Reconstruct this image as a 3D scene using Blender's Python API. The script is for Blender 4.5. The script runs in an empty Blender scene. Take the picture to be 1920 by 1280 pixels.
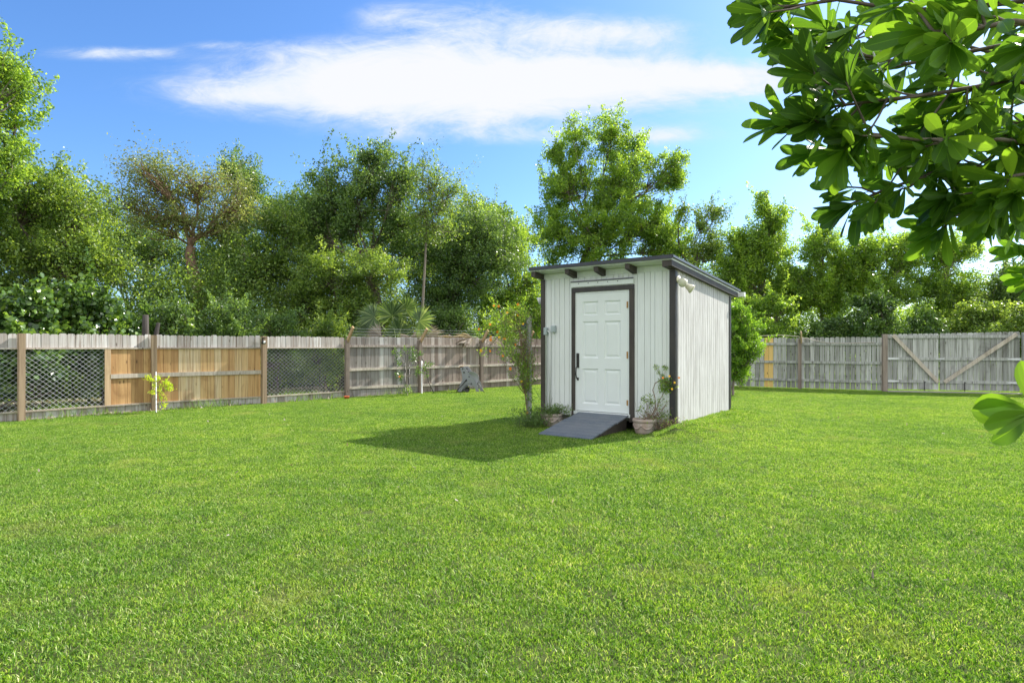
import bpy, math, random
import numpy as np
from mathutils import Vector, Matrix
PI = math.pi
R = math.radians
rnd = random.Random(7)
rng = np.random.default_rng(11)
scn = bpy.context.scene
col = scn.collection
F = 1150.0; CX = 960.0; HY = 648.0; EYE = 1.35       # focal length, centre and horizon in photo pixels; eye height

# ---------------------------------------------------------------- camera
cd = bpy.data.cameras.new('camera'); cam = bpy.data.objects.new('camera', cd); col.objects.link(cam)
cam.location = (0, 0, EYE); cam.rotation_euler = (R(90), 0, 0)
cd.sensor_width = 36; cd.lens = F / 1920 * 36; cd.shift_y = 8 / 1920
cd.clip_start = 0.05; cd.clip_end = 2000
scn.camera = cam

# ---------------------------------------------------------------- sky, sun, exposure
SUN_AZ, SUN_EL = 54.0, 39.0          # azimuth clockwise from +Y
SUNV = Vector((math.sin(R(SUN_AZ)) * math.cos(R(SUN_EL)), math.cos(R(SUN_AZ)) * math.cos(R(SUN_EL)), math.sin(R(SUN_EL))))
scn.view_settings.view_transform = 'Standard'; scn.view_settings.look = 'None'
scn.view_settings.exposure = 1.0; scn.view_settings.gamma = 1; scn.view_settings.use_curve_mapping = False
W = bpy.data.worlds.new('World'); scn.world = W; W.use_nodes = True
wn = W.node_tree.nodes; wl = W.node_tree.links
bg = wn['Background']

def N(tree, t, **kw):
    n = tree.nodes.new(t)
    for k, v in kw.items():
        if k.startswith('i_'):
            n.inputs[k[2:]].default_value = v
        elif k.startswith('n_'):
            n.inputs[int(k[2:])].default_value = v
        else: setattr(n, k, v)
    return n

def world_sky():
    t = W.node_tree
    sky = N(t, 'ShaderNodeTexSky', sky_type='NISHITA', sun_disc=False, sun_elevation=R(SUN_EL), sun_rotation=R(SUN_AZ),
            air_density=1.0, dust_density=0.9, ozone_density=3.5, altitude=10)
    hs = N(t, 'ShaderNodeHueSaturation', i_Saturation=1.12, i_Value=1.0)
    wl.new(sky.outputs[0], hs.inputs['Color'])
    tc = N(t, 'ShaderNodeTexCoord')
    sep = N(t, 'ShaderNodeSeparateXYZ'); wl.new(tc.outputs['Generated'], sep.inputs[0])
    def M(op, a, b=None, c=None, clamp=False):
        n = N(t, 'ShaderNodeMath', operation=op, use_clamp=clamp)
        for i, x in enumerate((a, b, c)):
            if x is None: continue
            if isinstance(x, (int, float)): n.inputs[i].default_value = x
            else: wl.new(x, n.inputs[i])
        return n.outputs[0]
    yy = M('MAXIMUM', sep.outputs['Y'], 0.05)
    u = M('DIVIDE', sep.outputs['X'], yy); w = M('DIVIDE', sep.outputs['Z'], yy)
    cmb = N(t, 'ShaderNodeCombineXYZ'); wl.new(u, cmb.inputs[0]); wl.new(M('MULTIPLY', w, 2.6), cmb.inputs[1])
    n1 = N(t, 'ShaderNodeTexNoise', i_Scale=3.6, i_Detail=11.0, i_Roughness=0.66, i_Distortion=1.3); wl.new(cmb.outputs[0], n1.inputs['Vector'])
    n2 = N(t, 'ShaderNodeTexNoise', i_Scale=1.3, i_Detail=4.0, i_Roughness=0.5); wl.new(cmb.outputs[0], n2.inputs['Vector'])
    n3 = N(t, 'ShaderNodeTexNoise', i_Scale=12.0, i_Detail=10.0, i_Roughness=0.68, i_Distortion=2.0); wl.new(cmb.outputs[0], n3.inputs['Vector'])
    # cloud banks as directions in the sky: azimuth tangent, elevation tangent, half widths, weight
    tot = None
    for (px, py, rx, ry, wt) in [(700, 165, 330, 42, 1.1), (900, 150, 330, 50, .9), (1150, 150, 330, 42, 1.05), (860, 215, 330, 34, .5), (890, 50, 150, 45, .75), (1160, 62, 150, 30, .85), (640, 95, 190, 26, .6),
                                 (1010, 255, 300, 20, .50), (215, 100, 115, 13, .75), (1370, 145, 120, 24, .6), (1230, 255, 70, 20, .4), (730, 30, 70, 24, .4), (400, 85, 60, 8, .3), (470, 180, 90, 16, .5)]:
        a = M('MULTIPLY', M('SUBTRACT', u, (px - CX) / F), F / rx)
        b = M('MULTIPLY', M('SUBTRACT', w, (HY - py) / F), F / ry)
        r2 = M('ADD', M('MULTIPLY', a, a), M('MULTIPLY', b, b))
        g = M('MULTIPLY', M('EXPONENT', M('MULTIPLY', r2, -1.0)), wt)
        tot = g if tot is None else M('ADD', tot, g)
    nz = M('ADD', M('MULTIPLY', M('SUBTRACT', n1.outputs['Fac'], 0.5), 1.5), M('MULTIPLY', M('SUBTRACT', n3.outputs['Fac'], 0.5), 0.75))
    nz = M('MULTIPLY', nz, M('MINIMUM', M('ADD', M('MULTIPLY', tot, 1.6), 0.12), 1.0))
    dens = M('ADD', tot, nz)
    mr = N(t, 'ShaderNodeMapRange', interpolation_type='SMOOTHSTEP'); wl.new(dens, mr.inputs['Value'])
    mr.inputs['From Min'].default_value = 0.08; mr.inputs['From Max'].default_value = 1.0
    fac = M('MULTIPLY', mr.outputs[0], 0.97, clamp=True)
    # broken bright cloud added behind the camera, out of view, to brighten shaded faces
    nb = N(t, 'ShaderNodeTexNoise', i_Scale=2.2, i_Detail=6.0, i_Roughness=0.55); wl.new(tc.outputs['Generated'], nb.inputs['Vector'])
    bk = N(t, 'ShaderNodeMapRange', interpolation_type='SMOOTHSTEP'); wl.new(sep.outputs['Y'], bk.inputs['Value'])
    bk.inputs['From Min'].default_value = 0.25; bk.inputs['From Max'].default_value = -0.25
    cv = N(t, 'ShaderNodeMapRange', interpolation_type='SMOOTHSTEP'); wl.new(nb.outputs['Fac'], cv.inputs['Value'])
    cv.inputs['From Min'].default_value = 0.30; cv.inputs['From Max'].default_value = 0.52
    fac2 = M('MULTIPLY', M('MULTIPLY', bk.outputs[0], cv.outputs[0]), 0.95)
    mx = N(t, 'ShaderNodeMix', data_type='RGBA'); wl.new(fac, mx.inputs['Factor'])
    # real sky is tinted a little deeper blue, clouds are near white
    tint = N(t, 'ShaderNodeMix', data_type='RGBA', blend_type='MULTIPLY'); tint.inputs['Factor'].default_value = 1.0
    wl.new(hs.outputs[0], tint.inputs['A']); tint.inputs['B'].default_value = (0.86, 1.02, 1.22, 1)
    wl.new(tint.outputs['Result'], mx.inputs['A']); cc = N(t, 'ShaderNodeMix', data_type='RGBA'); cc.inputs['A'].default_value = (4.1, 4.55, 5.1, 1); cc.inputs['B'].default_value = (4.85, 4.9, 5.0, 1)
    crr = N(t, 'ShaderNodeMapRange'); crr.inputs['From Min'].default_value = .55; crr.inputs['From Max'].default_value = 1.3; wl.new(M('ADD', dens, M('MULTIPLY', M('SUBTRACT', n1.outputs['Fac'], 0.5), 1.6)), crr.inputs['Value']); wl.new(crr.outputs[0], cc.inputs['Factor']); wl.new(cc.outputs['Result'], mx.inputs['B'])
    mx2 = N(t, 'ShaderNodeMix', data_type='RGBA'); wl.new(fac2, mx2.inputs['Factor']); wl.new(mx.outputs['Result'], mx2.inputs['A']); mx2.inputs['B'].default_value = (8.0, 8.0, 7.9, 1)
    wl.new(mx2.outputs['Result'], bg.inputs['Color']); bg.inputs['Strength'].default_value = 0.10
world_sky()
sd = bpy.data.lights.new('sun', 'SUN'); sun = bpy.data.objects.new('sun', sd); col.objects.link(sun)
sd.energy = 4.5; sd.angle = R(0.55); sd.color = (1.0, 0.94, 0.84)
sun.rotation_euler = SUNV.to_track_quat('Z', 'Y').to_euler(); sun.location = (10, 5, 20)

# ---------------------------------------------------------------- helpers: placing
def at(px, py, D): return np.array([(px - CX) / F * D, D, EYE + (HY - py) / F * D])
def gnd(px, py): D = EYE * F / (py - HY); return np.array([(px - CX) / F * D, D, 0.0])

# ---------------------------------------------------------------- helpers: materials
def newmat(name):
    m = bpy.data.materials.new(name); m.use_nodes = True
    return m, m.node_tree, m.node_tree.nodes['Principled BSDF']
def ramp(t, fac, stops):
    r = N(t, 'ShaderNodeValToRGB'); t.links.new(fac, r.inputs[0])
    e = r.color_ramp.elements
    while len(e) < len(stops): e.new(0.5)
    for el, (p, c) in zip(e, stops): el.position = p; el.color = (*c, 1)
    return r.outputs[0]
def attr_tint(t):
    a = N(t, 'ShaderNodeAttribute'); a.attribute_name = 'tint'; return a.outputs['Fac']
def mixc(t, a, b, fac, mode='MIX'):
    m = N(t, 'ShaderNodeMix', data_type='RGBA', blend_type=mode)
    for s, x in (('A', a), ('B', b), ('Factor', fac)):
        if isinstance(x, (int, float)): m.inputs[s].default_value = x
        elif isinstance(x, tuple): m.inputs[s].default_value = (*x, 1)
        else: t.links.new(x, m.inputs[s])
    return m.outputs['Result']
def mathn(t, op, a, b):
    n = N(t, 'ShaderNodeMath', operation=op)
    for i, x in enumerate((a, b)):
        if isinstance(x, (int, float)): n.inputs[i].default_value = x
        else: t.links.new(x, n.inputs[i])
    return n.outputs[0]
def noise(t, scale, detail=4, rough=.55, vec=(1, 1, 1), coord='Object', dist=0.0):
    tc = N(t, 'ShaderNodeTexCoord'); mp = N(t, 'ShaderNodeMapping'); mp.inputs['Scale'].default_value = vec
    t.links.new(tc.outputs[coord], mp.inputs[0])
    n = N(t, 'ShaderNodeTexNoise', i_Scale=scale, i_Detail=detail, i_Roughness=rough, i_Distortion=dist)
    t.links.new(mp.outputs[0], n.inputs['Vector']); return n.outputs['Fac']
def bump(t, p, h, s=.3, d=.01):
    b = N(t, 'ShaderNodeBump', i_Strength=s, i_Distance=d); t.links.new(h, b.inputs['Height']); t.links.new(b.outputs[0], p.inputs['Normal'])

def leafmat(name, dark, mid, light, trans=.44, rough=.40, spec=.55):
    m, t, p = newmat(name)
    c = ramp(t, attr_tint(t), [(0, dark), (.5, mid), (1, light)])
    p.inputs['Roughness'].default_value = rough; p.inputs['Specular IOR Level'].default_value = spec
    t.links.new(c, p.inputs['Base Color'])
    tr = N(t, 'ShaderNodeBsdfTranslucent')
    tcx = mixc(t, c, (2.35, 2.1, .95), 1.0, 'MULTIPLY'); t.links.new(tcx, tr.inputs['Color'])
    ms = N(t, 'ShaderNodeMixShader'); ms.inputs[0].default_value = trans
    t.links.new(p.outputs[0], ms.inputs[1]); t.links.new(tr.outputs[0], ms.inputs[2])
    t.links.new(ms.outputs[0], t.nodes['Material Output'].inputs['Surface'])
    return m
def woodmat(name, stops, streak=(.10, .08, .06), amt=.5, rough=.85, knots=True):
    m, t, p = newmat(name)
    f = noise(t, 14, 6, .65, (1, 1, .07)); g = noise(t, 30, 5, .65, (1, 1, .035))
    v = mathn(t, 'ADD', mathn(t, 'MULTIPLY', attr_tint(t), .55), mathn(t, 'MULTIPLY', f, .5))
    c = ramp(t, v, stops)
    g2 = ramp(t, g, [(.36, (1, 1, 1)), (.46, (.45, .45, .45)), (.56, (0, 0, 0))])
    c = mixc(t, c, streak, mathn(t, 'MULTIPLY', g2, amt * .95))
    if knots:
        big = noise(t, 2.6, 5, .6, (1, 1, .55), dist=.6)
        c = mixc(t, c, tuple(x * .8 for x in streak), mathn(t, 'MULTIPLY', ramp(t, big, [(.58, (0, 0, 0)), (.72, (1, 1, 1))]), amt * .9))
        tc = N(t, 'ShaderNodeTexCoord'); mp = N(t, 'ShaderNodeMapping'); mp.inputs['Scale'].default_value = (7, 7, 2.6)
        t.links.new(tc.outputs['Object'], mp.inputs[0])
        vo = N(t, 'ShaderNodeTexVoronoi', i_Scale=1.0); t.links.new(mp.outputs[0], vo.inputs['Vector'])
        kn = ramp(t, vo.outputs['Distance'], [(.05, (1, 1, 1)), (.13, (0, 0, 0))])
        c = mixc(t, c, (.05, .03, .02), mathn(t, 'MULTIPLY', kn, .75))
    t.links.new(c, p.inputs['Base Color']); p.inputs['Roughness'].default_value = rough
    p.inputs['Specular IOR Level'].default_value = .2
    bump(t, p, g, .5, .004)
    return m
def paint(name, colr, rough=.5, dirt=.15, dirtc=(.2, .19, .16), spec=.4, grain=0, metal=0):
    m, t, p = newmat(name)
    n = noise(t, 5, 6, .6, (1, 1, .5)); c = mixc(t, colr, dirtc, mathn(t, 'MULTIPLY', ramp(t, n, [(.42, (0, 0, 0)), (.75, (1, 1, 1))]), dirt))
    if grain:
        g = noise(t, 34, 6, .7, (1, 1, .04))
        c = mixc(t, c, dirtc, mathn(t, 'MULTIPLY', ramp(t, g, [(.47, (0, 0, 0)), (.61, (1, 1, 1))]), grain))
        if colr[0] < .4: c = mixc(t, c, dirtc, mathn(t, 'MULTIPLY', attr_tint(t), .4))
        if colr[0] > .6: c = mixc(t, c, (.60, .60, .58), mathn(t, 'MULTIPLY', attr_tint(t), .35))
        bump(t, p, g, .35, .003)
    else: bump(t, p, noise(t, 60, 3), .12, .003)
    t.links.new(c, p.inputs['Base Color']); p.inputs['Roughness'].default_value = rough
    p.inputs['Specular IOR Level'].default_value = spec; p.inputs['Metallic'].default_value = metal
    return m

M = {}
M['grey_wood'] = woodmat('weathered_grey_wood', [(.15, (.16, .145, .135)), (.5, (.37, .35, .33)), (.85, (.56, .55, .53))], (.12, .085, .06), .6)
M['pale_wood'] = woodmat('sun_bleached_wood', [(.15, (.30, .265, .24)), (.5, (.50, .475, .45)), (.85, (.68, .66, .64))], (.19, .125, .085), .75)
M['brown_wood'] = woodmat('weathered_brown_wood', [(.15, (.16, .125, .105)), (.5, (.32, .265, .225)), (.85, (.50, .45, .41))], (.09, .06, .045), .6)
M['silver_wood'] = woodmat('silvery_wood', [(.15, (.20, .205, .19)), (.5, (.42, .43, .41)), (.85, (.60, .61, .59))], (.10, .09, .075), .6)
M['tan_wood'] = woodmat('tan_new_wood', [(.2, (.34, .19, .085)), (.45, (.53, .33, .15)), (.62, (.60, .42, .21)), (.85, (.66, .54, .36))], (.26, .135, .06), .6)
M['yellow_wood'] = woodmat('yellow_new_wood', [(.1, (.62, .39, .12)), (.5, (.75, .50, .17)), (.9, (.80, .58, .24))], (.45, .25, .08), .25)
M['post_wood'] = woodmat('post_wood', [(.1, (.18, .13, .09)), (.5, (.36, .27, .18)), (.9, (.52, .42, .31))], (.12, .075, .045), .5)
M['rail_wood'] = woodmat('rail_wood', [(.1, (.26, .21, .17)), (.5, (.48, .42, .35)), (.9, (.66, .60, .52))], (.16, .11, .07), .4)
M['arm_wood'] = woodmat('arm_wood', [(.1, (.33, .21, .11)), (.5, (.48, .33, .19)), (.9, (.6, .46, .3))], (.2, .12, .06), .4)
M['bark'] = woodmat('bark', [(.1, (.07, .055, .042)), (.5, (.17, .14, .11)), (.9, (.30, .26, .22))], (.04, .03, .025), .5, knots=False)
M['red_bark'] = woodmat('reddish_bark', [(.1, (.13, .075, .05)), (.5, (.27, .17, .12)), (.9, (.38, .27, .2))], (.07, .045, .03), .5, knots=False)
M['dark_bark'] = woodmat('dark_bark', [(.1, (.03, .026, .024)), (.5, (.085, .075, .068)), (.9, (.17, .155, .145))], (.02, .017, .015), .5, knots=False)
M['pale_bark'] = woodmat('pale_bark', [(.1, (.2, .17, .14)), (.5, (.34, .30, .26)), (.9, (.5, .46, .4))], (.1, .08, .06), .5, knots=False)
M['white'] = paint('white_paint', (.74, .78, .77), .5, .12, (.52, .54, .50))
M['wall_white'] = paint('siding_white', (.74, .77, .76), .6, .18, (.50, .52, .48), grain=.22)
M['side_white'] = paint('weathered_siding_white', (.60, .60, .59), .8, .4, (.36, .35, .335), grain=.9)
M['black'] = paint('black_trim_paint', (.020, .021, .025), .45, .5, (.06, .05, .042), grain=.3)
M['trim_brown'] = paint('faded_black_trim', (.036, .030, .027), .6, .8, (.085, .07, .058), grain=.35)
M['ramp'] = paint('blue_grey_deck_paint', (.095, .12, .155), .6, .6, (.19, .20, .21), grain=.45)
M['roof'] = paint('roof_edge', (.03, .035, .05), .4, .2, (.1, .1, .1))
M['roof_metal'] = paint('roof_metal', (.10, .105, .12), .4, .4, (.08, .08, .08), metal=.3)
M['galv'] = paint('galvanised_wire', (.62, .64, .66), .4, .2, (.4, .4, .4), metal=.1)
M['greybox'] = paint('grey_box', (.36, .42, .43), .5, .15)
M['lamp_white'] = paint('lamp_plastic', (.68, .66, .52), .4, .1, (.5, .45, .3))
M['lamp_white2'] = paint('lamp_plastic_white', (.75, .76, .75), .4, .1)
M['brass'] = paint('brass', (.45, .27, .10), .4, .3, (.2, .1, .04), metal=.5)
M['iron'] = paint('black_iron', (.018, .017, .018), .4, .2, (.04, .03, .03))
M['reel_grey'] = paint('grey_plastic', (.25, .26, .285), .5, .2, (.1, .1, .1))
M['reel_light'] = paint('light_grey_plastic', (.42, .43, .45), .45, .15, (.3, .3, .3))
M['hose'] = paint('dark_hose', (.02, .022, .026), .4, .2)
M['terracotta'] = paint('pale_terracotta', (.40, .30, .25), .85, .9, (.56, .53, .49))
M['orange_clay'] = paint('orange_clay', (.60, .13, .04), .7, .2, (.4, .1, .05))
M['pvc'] = paint('white_pipe', (.78, .80, .82), .4, .1)
M['soil'] = paint('soil', (.05, .035, .025), .95, .5, (.10, .08, .06))
M['blue'] = paint('blue_plastic', (.02, .06, .16), .35, .1)
M['glass_y'] = paint('yellowed_lens', (.55, .56, .30), .25, .1)
M['concrete'] = paint('concrete', (.42, .40, .36), .9, .4, (.25, .22, .18))
M['stem'] = paint('green_stem', (.10, .14, .04), .6, .2, (.12, .1, .05))
M['twig'] = paint('dry_twig', (.20, .13, .085), .8, .4, (.35, .27, .2))
M['orange_petal'] = paint('orange_petal', (.85, .27, .02), .6, .1, (.8, .3, .0))
M['yellow_petal'] = paint('yellow_petal', (.85, .50, .03), .6, .1, (.8, .3, .0))
M['leaf_a'] = leafmat('leaf_mid_green', (0.058, 0.101, 0.028), (0.131, 0.224, 0.047), (0.292, 0.407, 0.079))
M['leaf_b'] = leafmat('leaf_dark_green', (0.043, 0.084, 0.029), (0.095, 0.174, 0.047), (0.214, 0.340, 0.084), .38)
M['leaf_y'] = leafmat('leaf_yellow_green', (0.097, 0.118, 0.045), (0.152, 0.205, 0.070), (0.269, 0.320, 0.116), .42)
M['leaf_l'] = leafmat('leaf_light_green', (0.067, 0.124, 0.028), (0.158, 0.272, 0.050), (0.320, 0.462, 0.080), .58)
M['leaf_g'] = leafmat('leaf_round_glossy', (0.034, 0.077, 0.024), (0.085, 0.168, 0.039), (0.186, 0.304, 0.066), .35, .28, .7)
M['leaf_hedge'] = leafmat('leaf_bright_shrub', (0.049, 0.112, 0.019), (0.121, 0.244, 0.030), (0.242, 0.409, 0.055), .5, .35)
M['leaf_palm'] = leafmat('leaf_palm', (0.041, 0.083, 0.025), (0.085, 0.15, 0.05), (0.25, 0.33, 0.13), .35, .4)
M['leaf_dead'] = leafmat('leaf_dead', (.14, .12, .10), (.28, .24, .20), (.42, .38, .32), .2, .7, .2)
M['leaf_lime'] = leafmat('leaf_lime', (.20, .30, .03), (.36, .48, .05), (.55, .65, .09), .5)
M['leaf_vine'] = leafmat('leaf_vine', (0.061, 0.125, 0.023), (0.135, 0.250, 0.040), (0.297, 0.417, 0.057), .5)
M['leaf_big'] = leafmat('leaf_broad_glossy', (0.029, 0.073, 0.013), (0.068, 0.156, 0.020), (0.144, 0.275, 0.028), .5, .38, .28)

# lawn blades, ground
def grassmat():
    m, t, p = newmat('lawn_blades')
    c = ramp(t, attr_tint(t), [(0, (.026, .076, .008)), (.3, (.095, .225, .016)), (.62, (.235, .425, .034)), (.9, (.46, .61, .12)), (1, (.72, .72, .40))])
    g = N(t, 'ShaderNodeNewGeometry')
    def wn_(scale, d=4, off=(0, 0, 0), vec=(1, 1, 1)):
        mp = N(t, 'ShaderNodeMapping'); mp.inputs['Location'].default_value = off; mp.inputs['Scale'].default_value = vec
        t.links.new(g.outputs['Position'], mp.inputs[0])
        n = N(t, 'ShaderNodeTexNoise', i_Scale=scale, i_Detail=d, i_Roughness=.6); t.links.new(mp.outputs[0], n.inputs['Vector']); return n.outputs['Fac']
    big = ramp(t, wn_(.38, 4), [(.35, (.78, .86, .9)), (.65, (1.12, 1.08, 1.0))])
    c = mixc(t, c, big, .9, 'MULTIPLY')
    mid = ramp(t, wn_(2.6, 5, (7, 3, 0)), [(.38, (.72, .80, .80)), (.62, (1.15, 1.10, 1.0))])
    c = mixc(t, c, mid, .75, 'MULTIPLY')
    dry = ramp(t, wn_(1.15, 6, (3.3, 9.1, 0)), [(.57, (0, 0, 0)), (.72, (1, 1, 1))])
    c = mixc(t, c, (.46, .43, .17), mathn(t, 'MULTIPLY', dry, .38))
    t.links.new(c, p.inputs['Base Color']); p.inputs['Roughness'].default_value = .5; p.inputs['Specular IOR Level'].default_value = .35
    tr = N(t, 'ShaderNodeBsdfTranslucent'); t.links.new(mixc(t, c, (1.35, 1.35, .55), 1.0, 'MULTIPLY'), tr.inputs['Color'])
    ms = N(t, 'ShaderNodeMixShader'); ms.inputs[0].default_value = .42
    t.links.new(p.outputs[0], ms.inputs[1]); t.links.new(tr.outputs[0], ms.inputs[2]); t.links.new(ms.outputs[0], t.nodes['Material Output'].inputs['Surface'])
    return m
M['grass'] = grassmat()
def groundmat():
    m, t, p = newmat('ground_soil')
    a = noise(t, 1.2, 8, .65); b = noise(t, 40, 6, .7)
    c = ramp(t, mathn(t, 'ADD', mathn(t, 'MULTIPLY', a, .5), mathn(t, 'MULTIPLY', b, .5)), [(.35, (.035, .045, .015)), (.5, (.075, .10, .028)), (.65, (.13, .14, .05))])
    t.links.new(c, p.inputs['Base Color']); p.inputs['Roughness'].default_value = .95; p.inputs['Specular IOR Level'].default_value = .1
    bump(t, p, b, .6, .02); return m
M['ground'] = groundmat()

# ---------------------------------------------------------------- helpers: objects
def tag(o, label=None, cat=None, group=None, kind=None):
    if label: o['label'] = label
    if cat: o['category'] = cat
    if group: o['group'] = group
    if kind: o['kind'] = kind
    return o
def thing(name, label, cat, loc=(0, 0, 0), rz=0, group=None):
    o = bpy.data.objects.new(name, None); col.objects.link(o); o.empty_display_size = .2
    o.location = tuple(float(v) for v in loc); o.rotation_euler = (0, 0, rz); return tag(o, label, cat, group)
def link(name, me, mat, parent=None):
    o = bpy.data.objects.new(name, me); col.objects.link(o)
    if mat: me.materials.append(mat)
    if parent is not None: o.parent = parent
    return o
def npmesh(name, V, quads, tint=None, smooth=False):
    """V (n,3), quads (m,k) with k 3 or 4"""
    me = bpy.data.meshes.new(name); k = quads.shape[1]; m = len(quads)
    me.vertices.add(len(V)); me.vertices.foreach_set('co', np.ascontiguousarray(V, dtype=np.float32).ravel())
    me.loops.add(m * k); me.loops.foreach_set('vertex_index', np.ascontiguousarray(quads, dtype=np.int32).ravel())
    me.polygons.add(m); me.polygons.foreach_set('loop_start', np.arange(0, m * k, k, dtype=np.int32))
    try: me.polygons.foreach_set('loop_total', np.full(m, k, dtype=np.int32))
    except Exception: pass
    if tint is not None:
        a = me.attributes.new('tint', 'FLOAT', 'FACE'); a.data.foreach_set('value', np.ascontiguousarray(tint, dtype=np.float32))
    me.update(calc_edges=True)
    if smooth: me.polygons.foreach_set('use_smooth', np.ones(m, dtype=bool))
    return me
class MB:
    def __init__(s): s.v = []; s.f = []; s.t = []; s.s = []
    def add(s, verts, faces, tint=None, smooth=False):
        b = len(s.v); s.v += [tuple(float(c) for c in v) for v in verts]
        s.f += [tuple(b + i for i in f) for f in faces]
        tt = rnd.random() if tint is None else tint
        s.t += [tt] * len(faces); s.s += [smooth] * len(faces); return s
    def box(s, x0, x1, y0, y1, z0, z1, tint=None):
        return s.add([(x0, y0, z0), (x1, y0, z0), (x1, y1, z0), (x0, y1, z0), (x0, y0, z1), (x1, y0, z1), (x1, y1, z1), (x0, y1, z1)],
                     [(0, 3, 2, 1), (4, 5, 6, 7), (0, 1, 5, 4), (1, 2, 6, 5), (2, 3, 7, 6), (3, 0, 4, 7)], tint)
    def obox(s, o, ax, ay, az, tint=None):
        o, ax, ay, az = map(np.array, (o, ax, ay, az))
        vs = [o + i * ax + j * ay + k * az for k in (0, 1) for (i, j) in ((0, 0), (1, 0), (1, 1), (0, 1))]
        return s.add(vs, [(0, 3, 2, 1), (4, 5, 6, 7), (0, 1, 5, 4), (1, 2, 6, 5), (2, 3, 7, 6), (3, 0, 4, 7)], tint)
    def prism(s, pts, n, tint=None):
        """pts: polygon of 3-D points, n: thickness vector"""
        k = len(pts); n = np.array(n); vs = [np.array(p) for p in pts] + [np.array(p) + n for p in pts]
        return s.add(vs, [tuple(range(k - 1, -1, -1)), tuple(range(k, 2 * k))] + [(i, (i + 1) % k, k + (i + 1) % k, k + i) for i in range(k)], tint)
    def tube(s, pts, rad, n=6, tint=None, cap=True):
        pts = [np.array(p, float) for p in pts]
        if not hasattr(rad, '__len__'): rad = [rad] * len(pts)
        vs = []; up = np.array([.12, .31, .94])
        for i, p in enumerate(pts):
            d = pts[min(i + 1, len(pts) - 1)] - pts[max(i - 1, 0)]; d = d / (np.linalg.norm(d) + 1e-9)
            a = np.cross(d, up)
            if np.linalg.norm(a) < .2: a = np.cross(d, np.array([1., 0, 0]))
            a /= np.linalg.norm(a); b = np.cross(d, a)
            for k in range(n):
                an = 2 * PI * k / n; vs.append(p + rad[i] * (math.cos(an) * a + math.sin(an) * b))
        fs = [(i * n + k, i * n + (k + 1) % n, (i + 1) * n + (k + 1) % n, (i + 1) * n + k) for i in range(len(pts) - 1) for k in range(n)]
        if cap: fs += [tuple(range(n)), tuple((len(pts) - 1) * n + k for k in range(n))]
        return s.add(vs, fs, tint, smooth=n > 4)
    def lathe(s, c, prof, n=24, tint=None):
        c = np.array(c); vs = []
        for r, z in prof:
            for k in range(n): vs.append(c + np.array([r * math.cos(2 * PI * k / n), r * math.sin(2 * PI * k / n), z]))
        fs = [(i * n + k, i * n + (k + 1) % n, (i + 1) * n + (k + 1) % n, (i + 1) * n + k) for i in range(len(prof) - 1) for k in range(n)]
        return s.add(vs, fs, tint, smooth=True)
    def disc(s, c, nrm, r, h, n=20, tint=None, hole=0):
        nrm = np.array(nrm, float); nrm /= np.linalg.norm(nrm)
        return s.tube([np.array(c), np.array(c) + nrm * h], r, n, tint)
    def build(s, name, mat, parent=None, local=False, bevel=0):
        V = np.array(s.v)
        if parent is not None and not local: V = V - np.array(parent.location)
        me = bpy.data.meshes.new(name); me.from_pydata(V.tolist(), [], s.f)
        a = me.attributes.new('tint', 'FLOAT', 'FACE'); a.data.foreach_set('value', np.array(s.t, dtype=np.float32))
        me.polygons.foreach_set('use_smooth', s.s); me.update()
        o = link(name, me, mat, parent)
        if bevel:
            b = o.modifiers.new('bevel', 'BEVEL'); b.width = bevel; b.segments = 2; b.limit_method = 'ANGLE'
        return o

def unit(a): return a / (np.linalg.norm(a, axis=-1, keepdims=True) + 1e-9)
def leaves(C, L, ratio, tint, outward=None, droop=.3, hexa=False, flat=.0):
    """one folded leaf per row of C; returns verts, faces, tints"""
    n = len(C); d = rng.normal(size=(n, 3)); d[:, 2] -= droop
    if outward is not None: d = unit(d) + outward
    d = unit(d); s = unit(np.cross(d, rng.normal(size=(n, 3)) * (1 - flat) + np.array([0, 0, 1.0]) * flat * 3)); nn = np.cross(d, s)
    L = L[:, None]; w = L * ratio * .5
    if not hexa:
        V = np.stack([C - d * L * .5, C + s * w + nn * w * .25 + d * L * .08, C + d * L * .5, C - s * w + nn * w * .25 + d * L * .08], 1)
        Fc = np.arange(n * 4).reshape(n, 4)
        return V.reshape(-1, 3), Fc, tint
    V = np.stack([C - d * L * .5, C + s * w * .8 + nn * w * .2 - d * L * .22, C + s * w * .9 + nn * w * .25 + d * L * .22, C + d * L * .5,
                  C - s * w * .9 + nn * w * .25 + d * L * .22, C - s * w * .8 + nn * w * .2 - d * L * .22], 1)
    b = np.arange(n)[:, None] * 6
    Fc = np.concatenate([b + np.array([[0, 1, 2, 3]]), b + np.array([[0, 3, 4, 5]])], 0)
    return V.reshape(-1, 3), Fc, np.concatenate([tint, tint])

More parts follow.
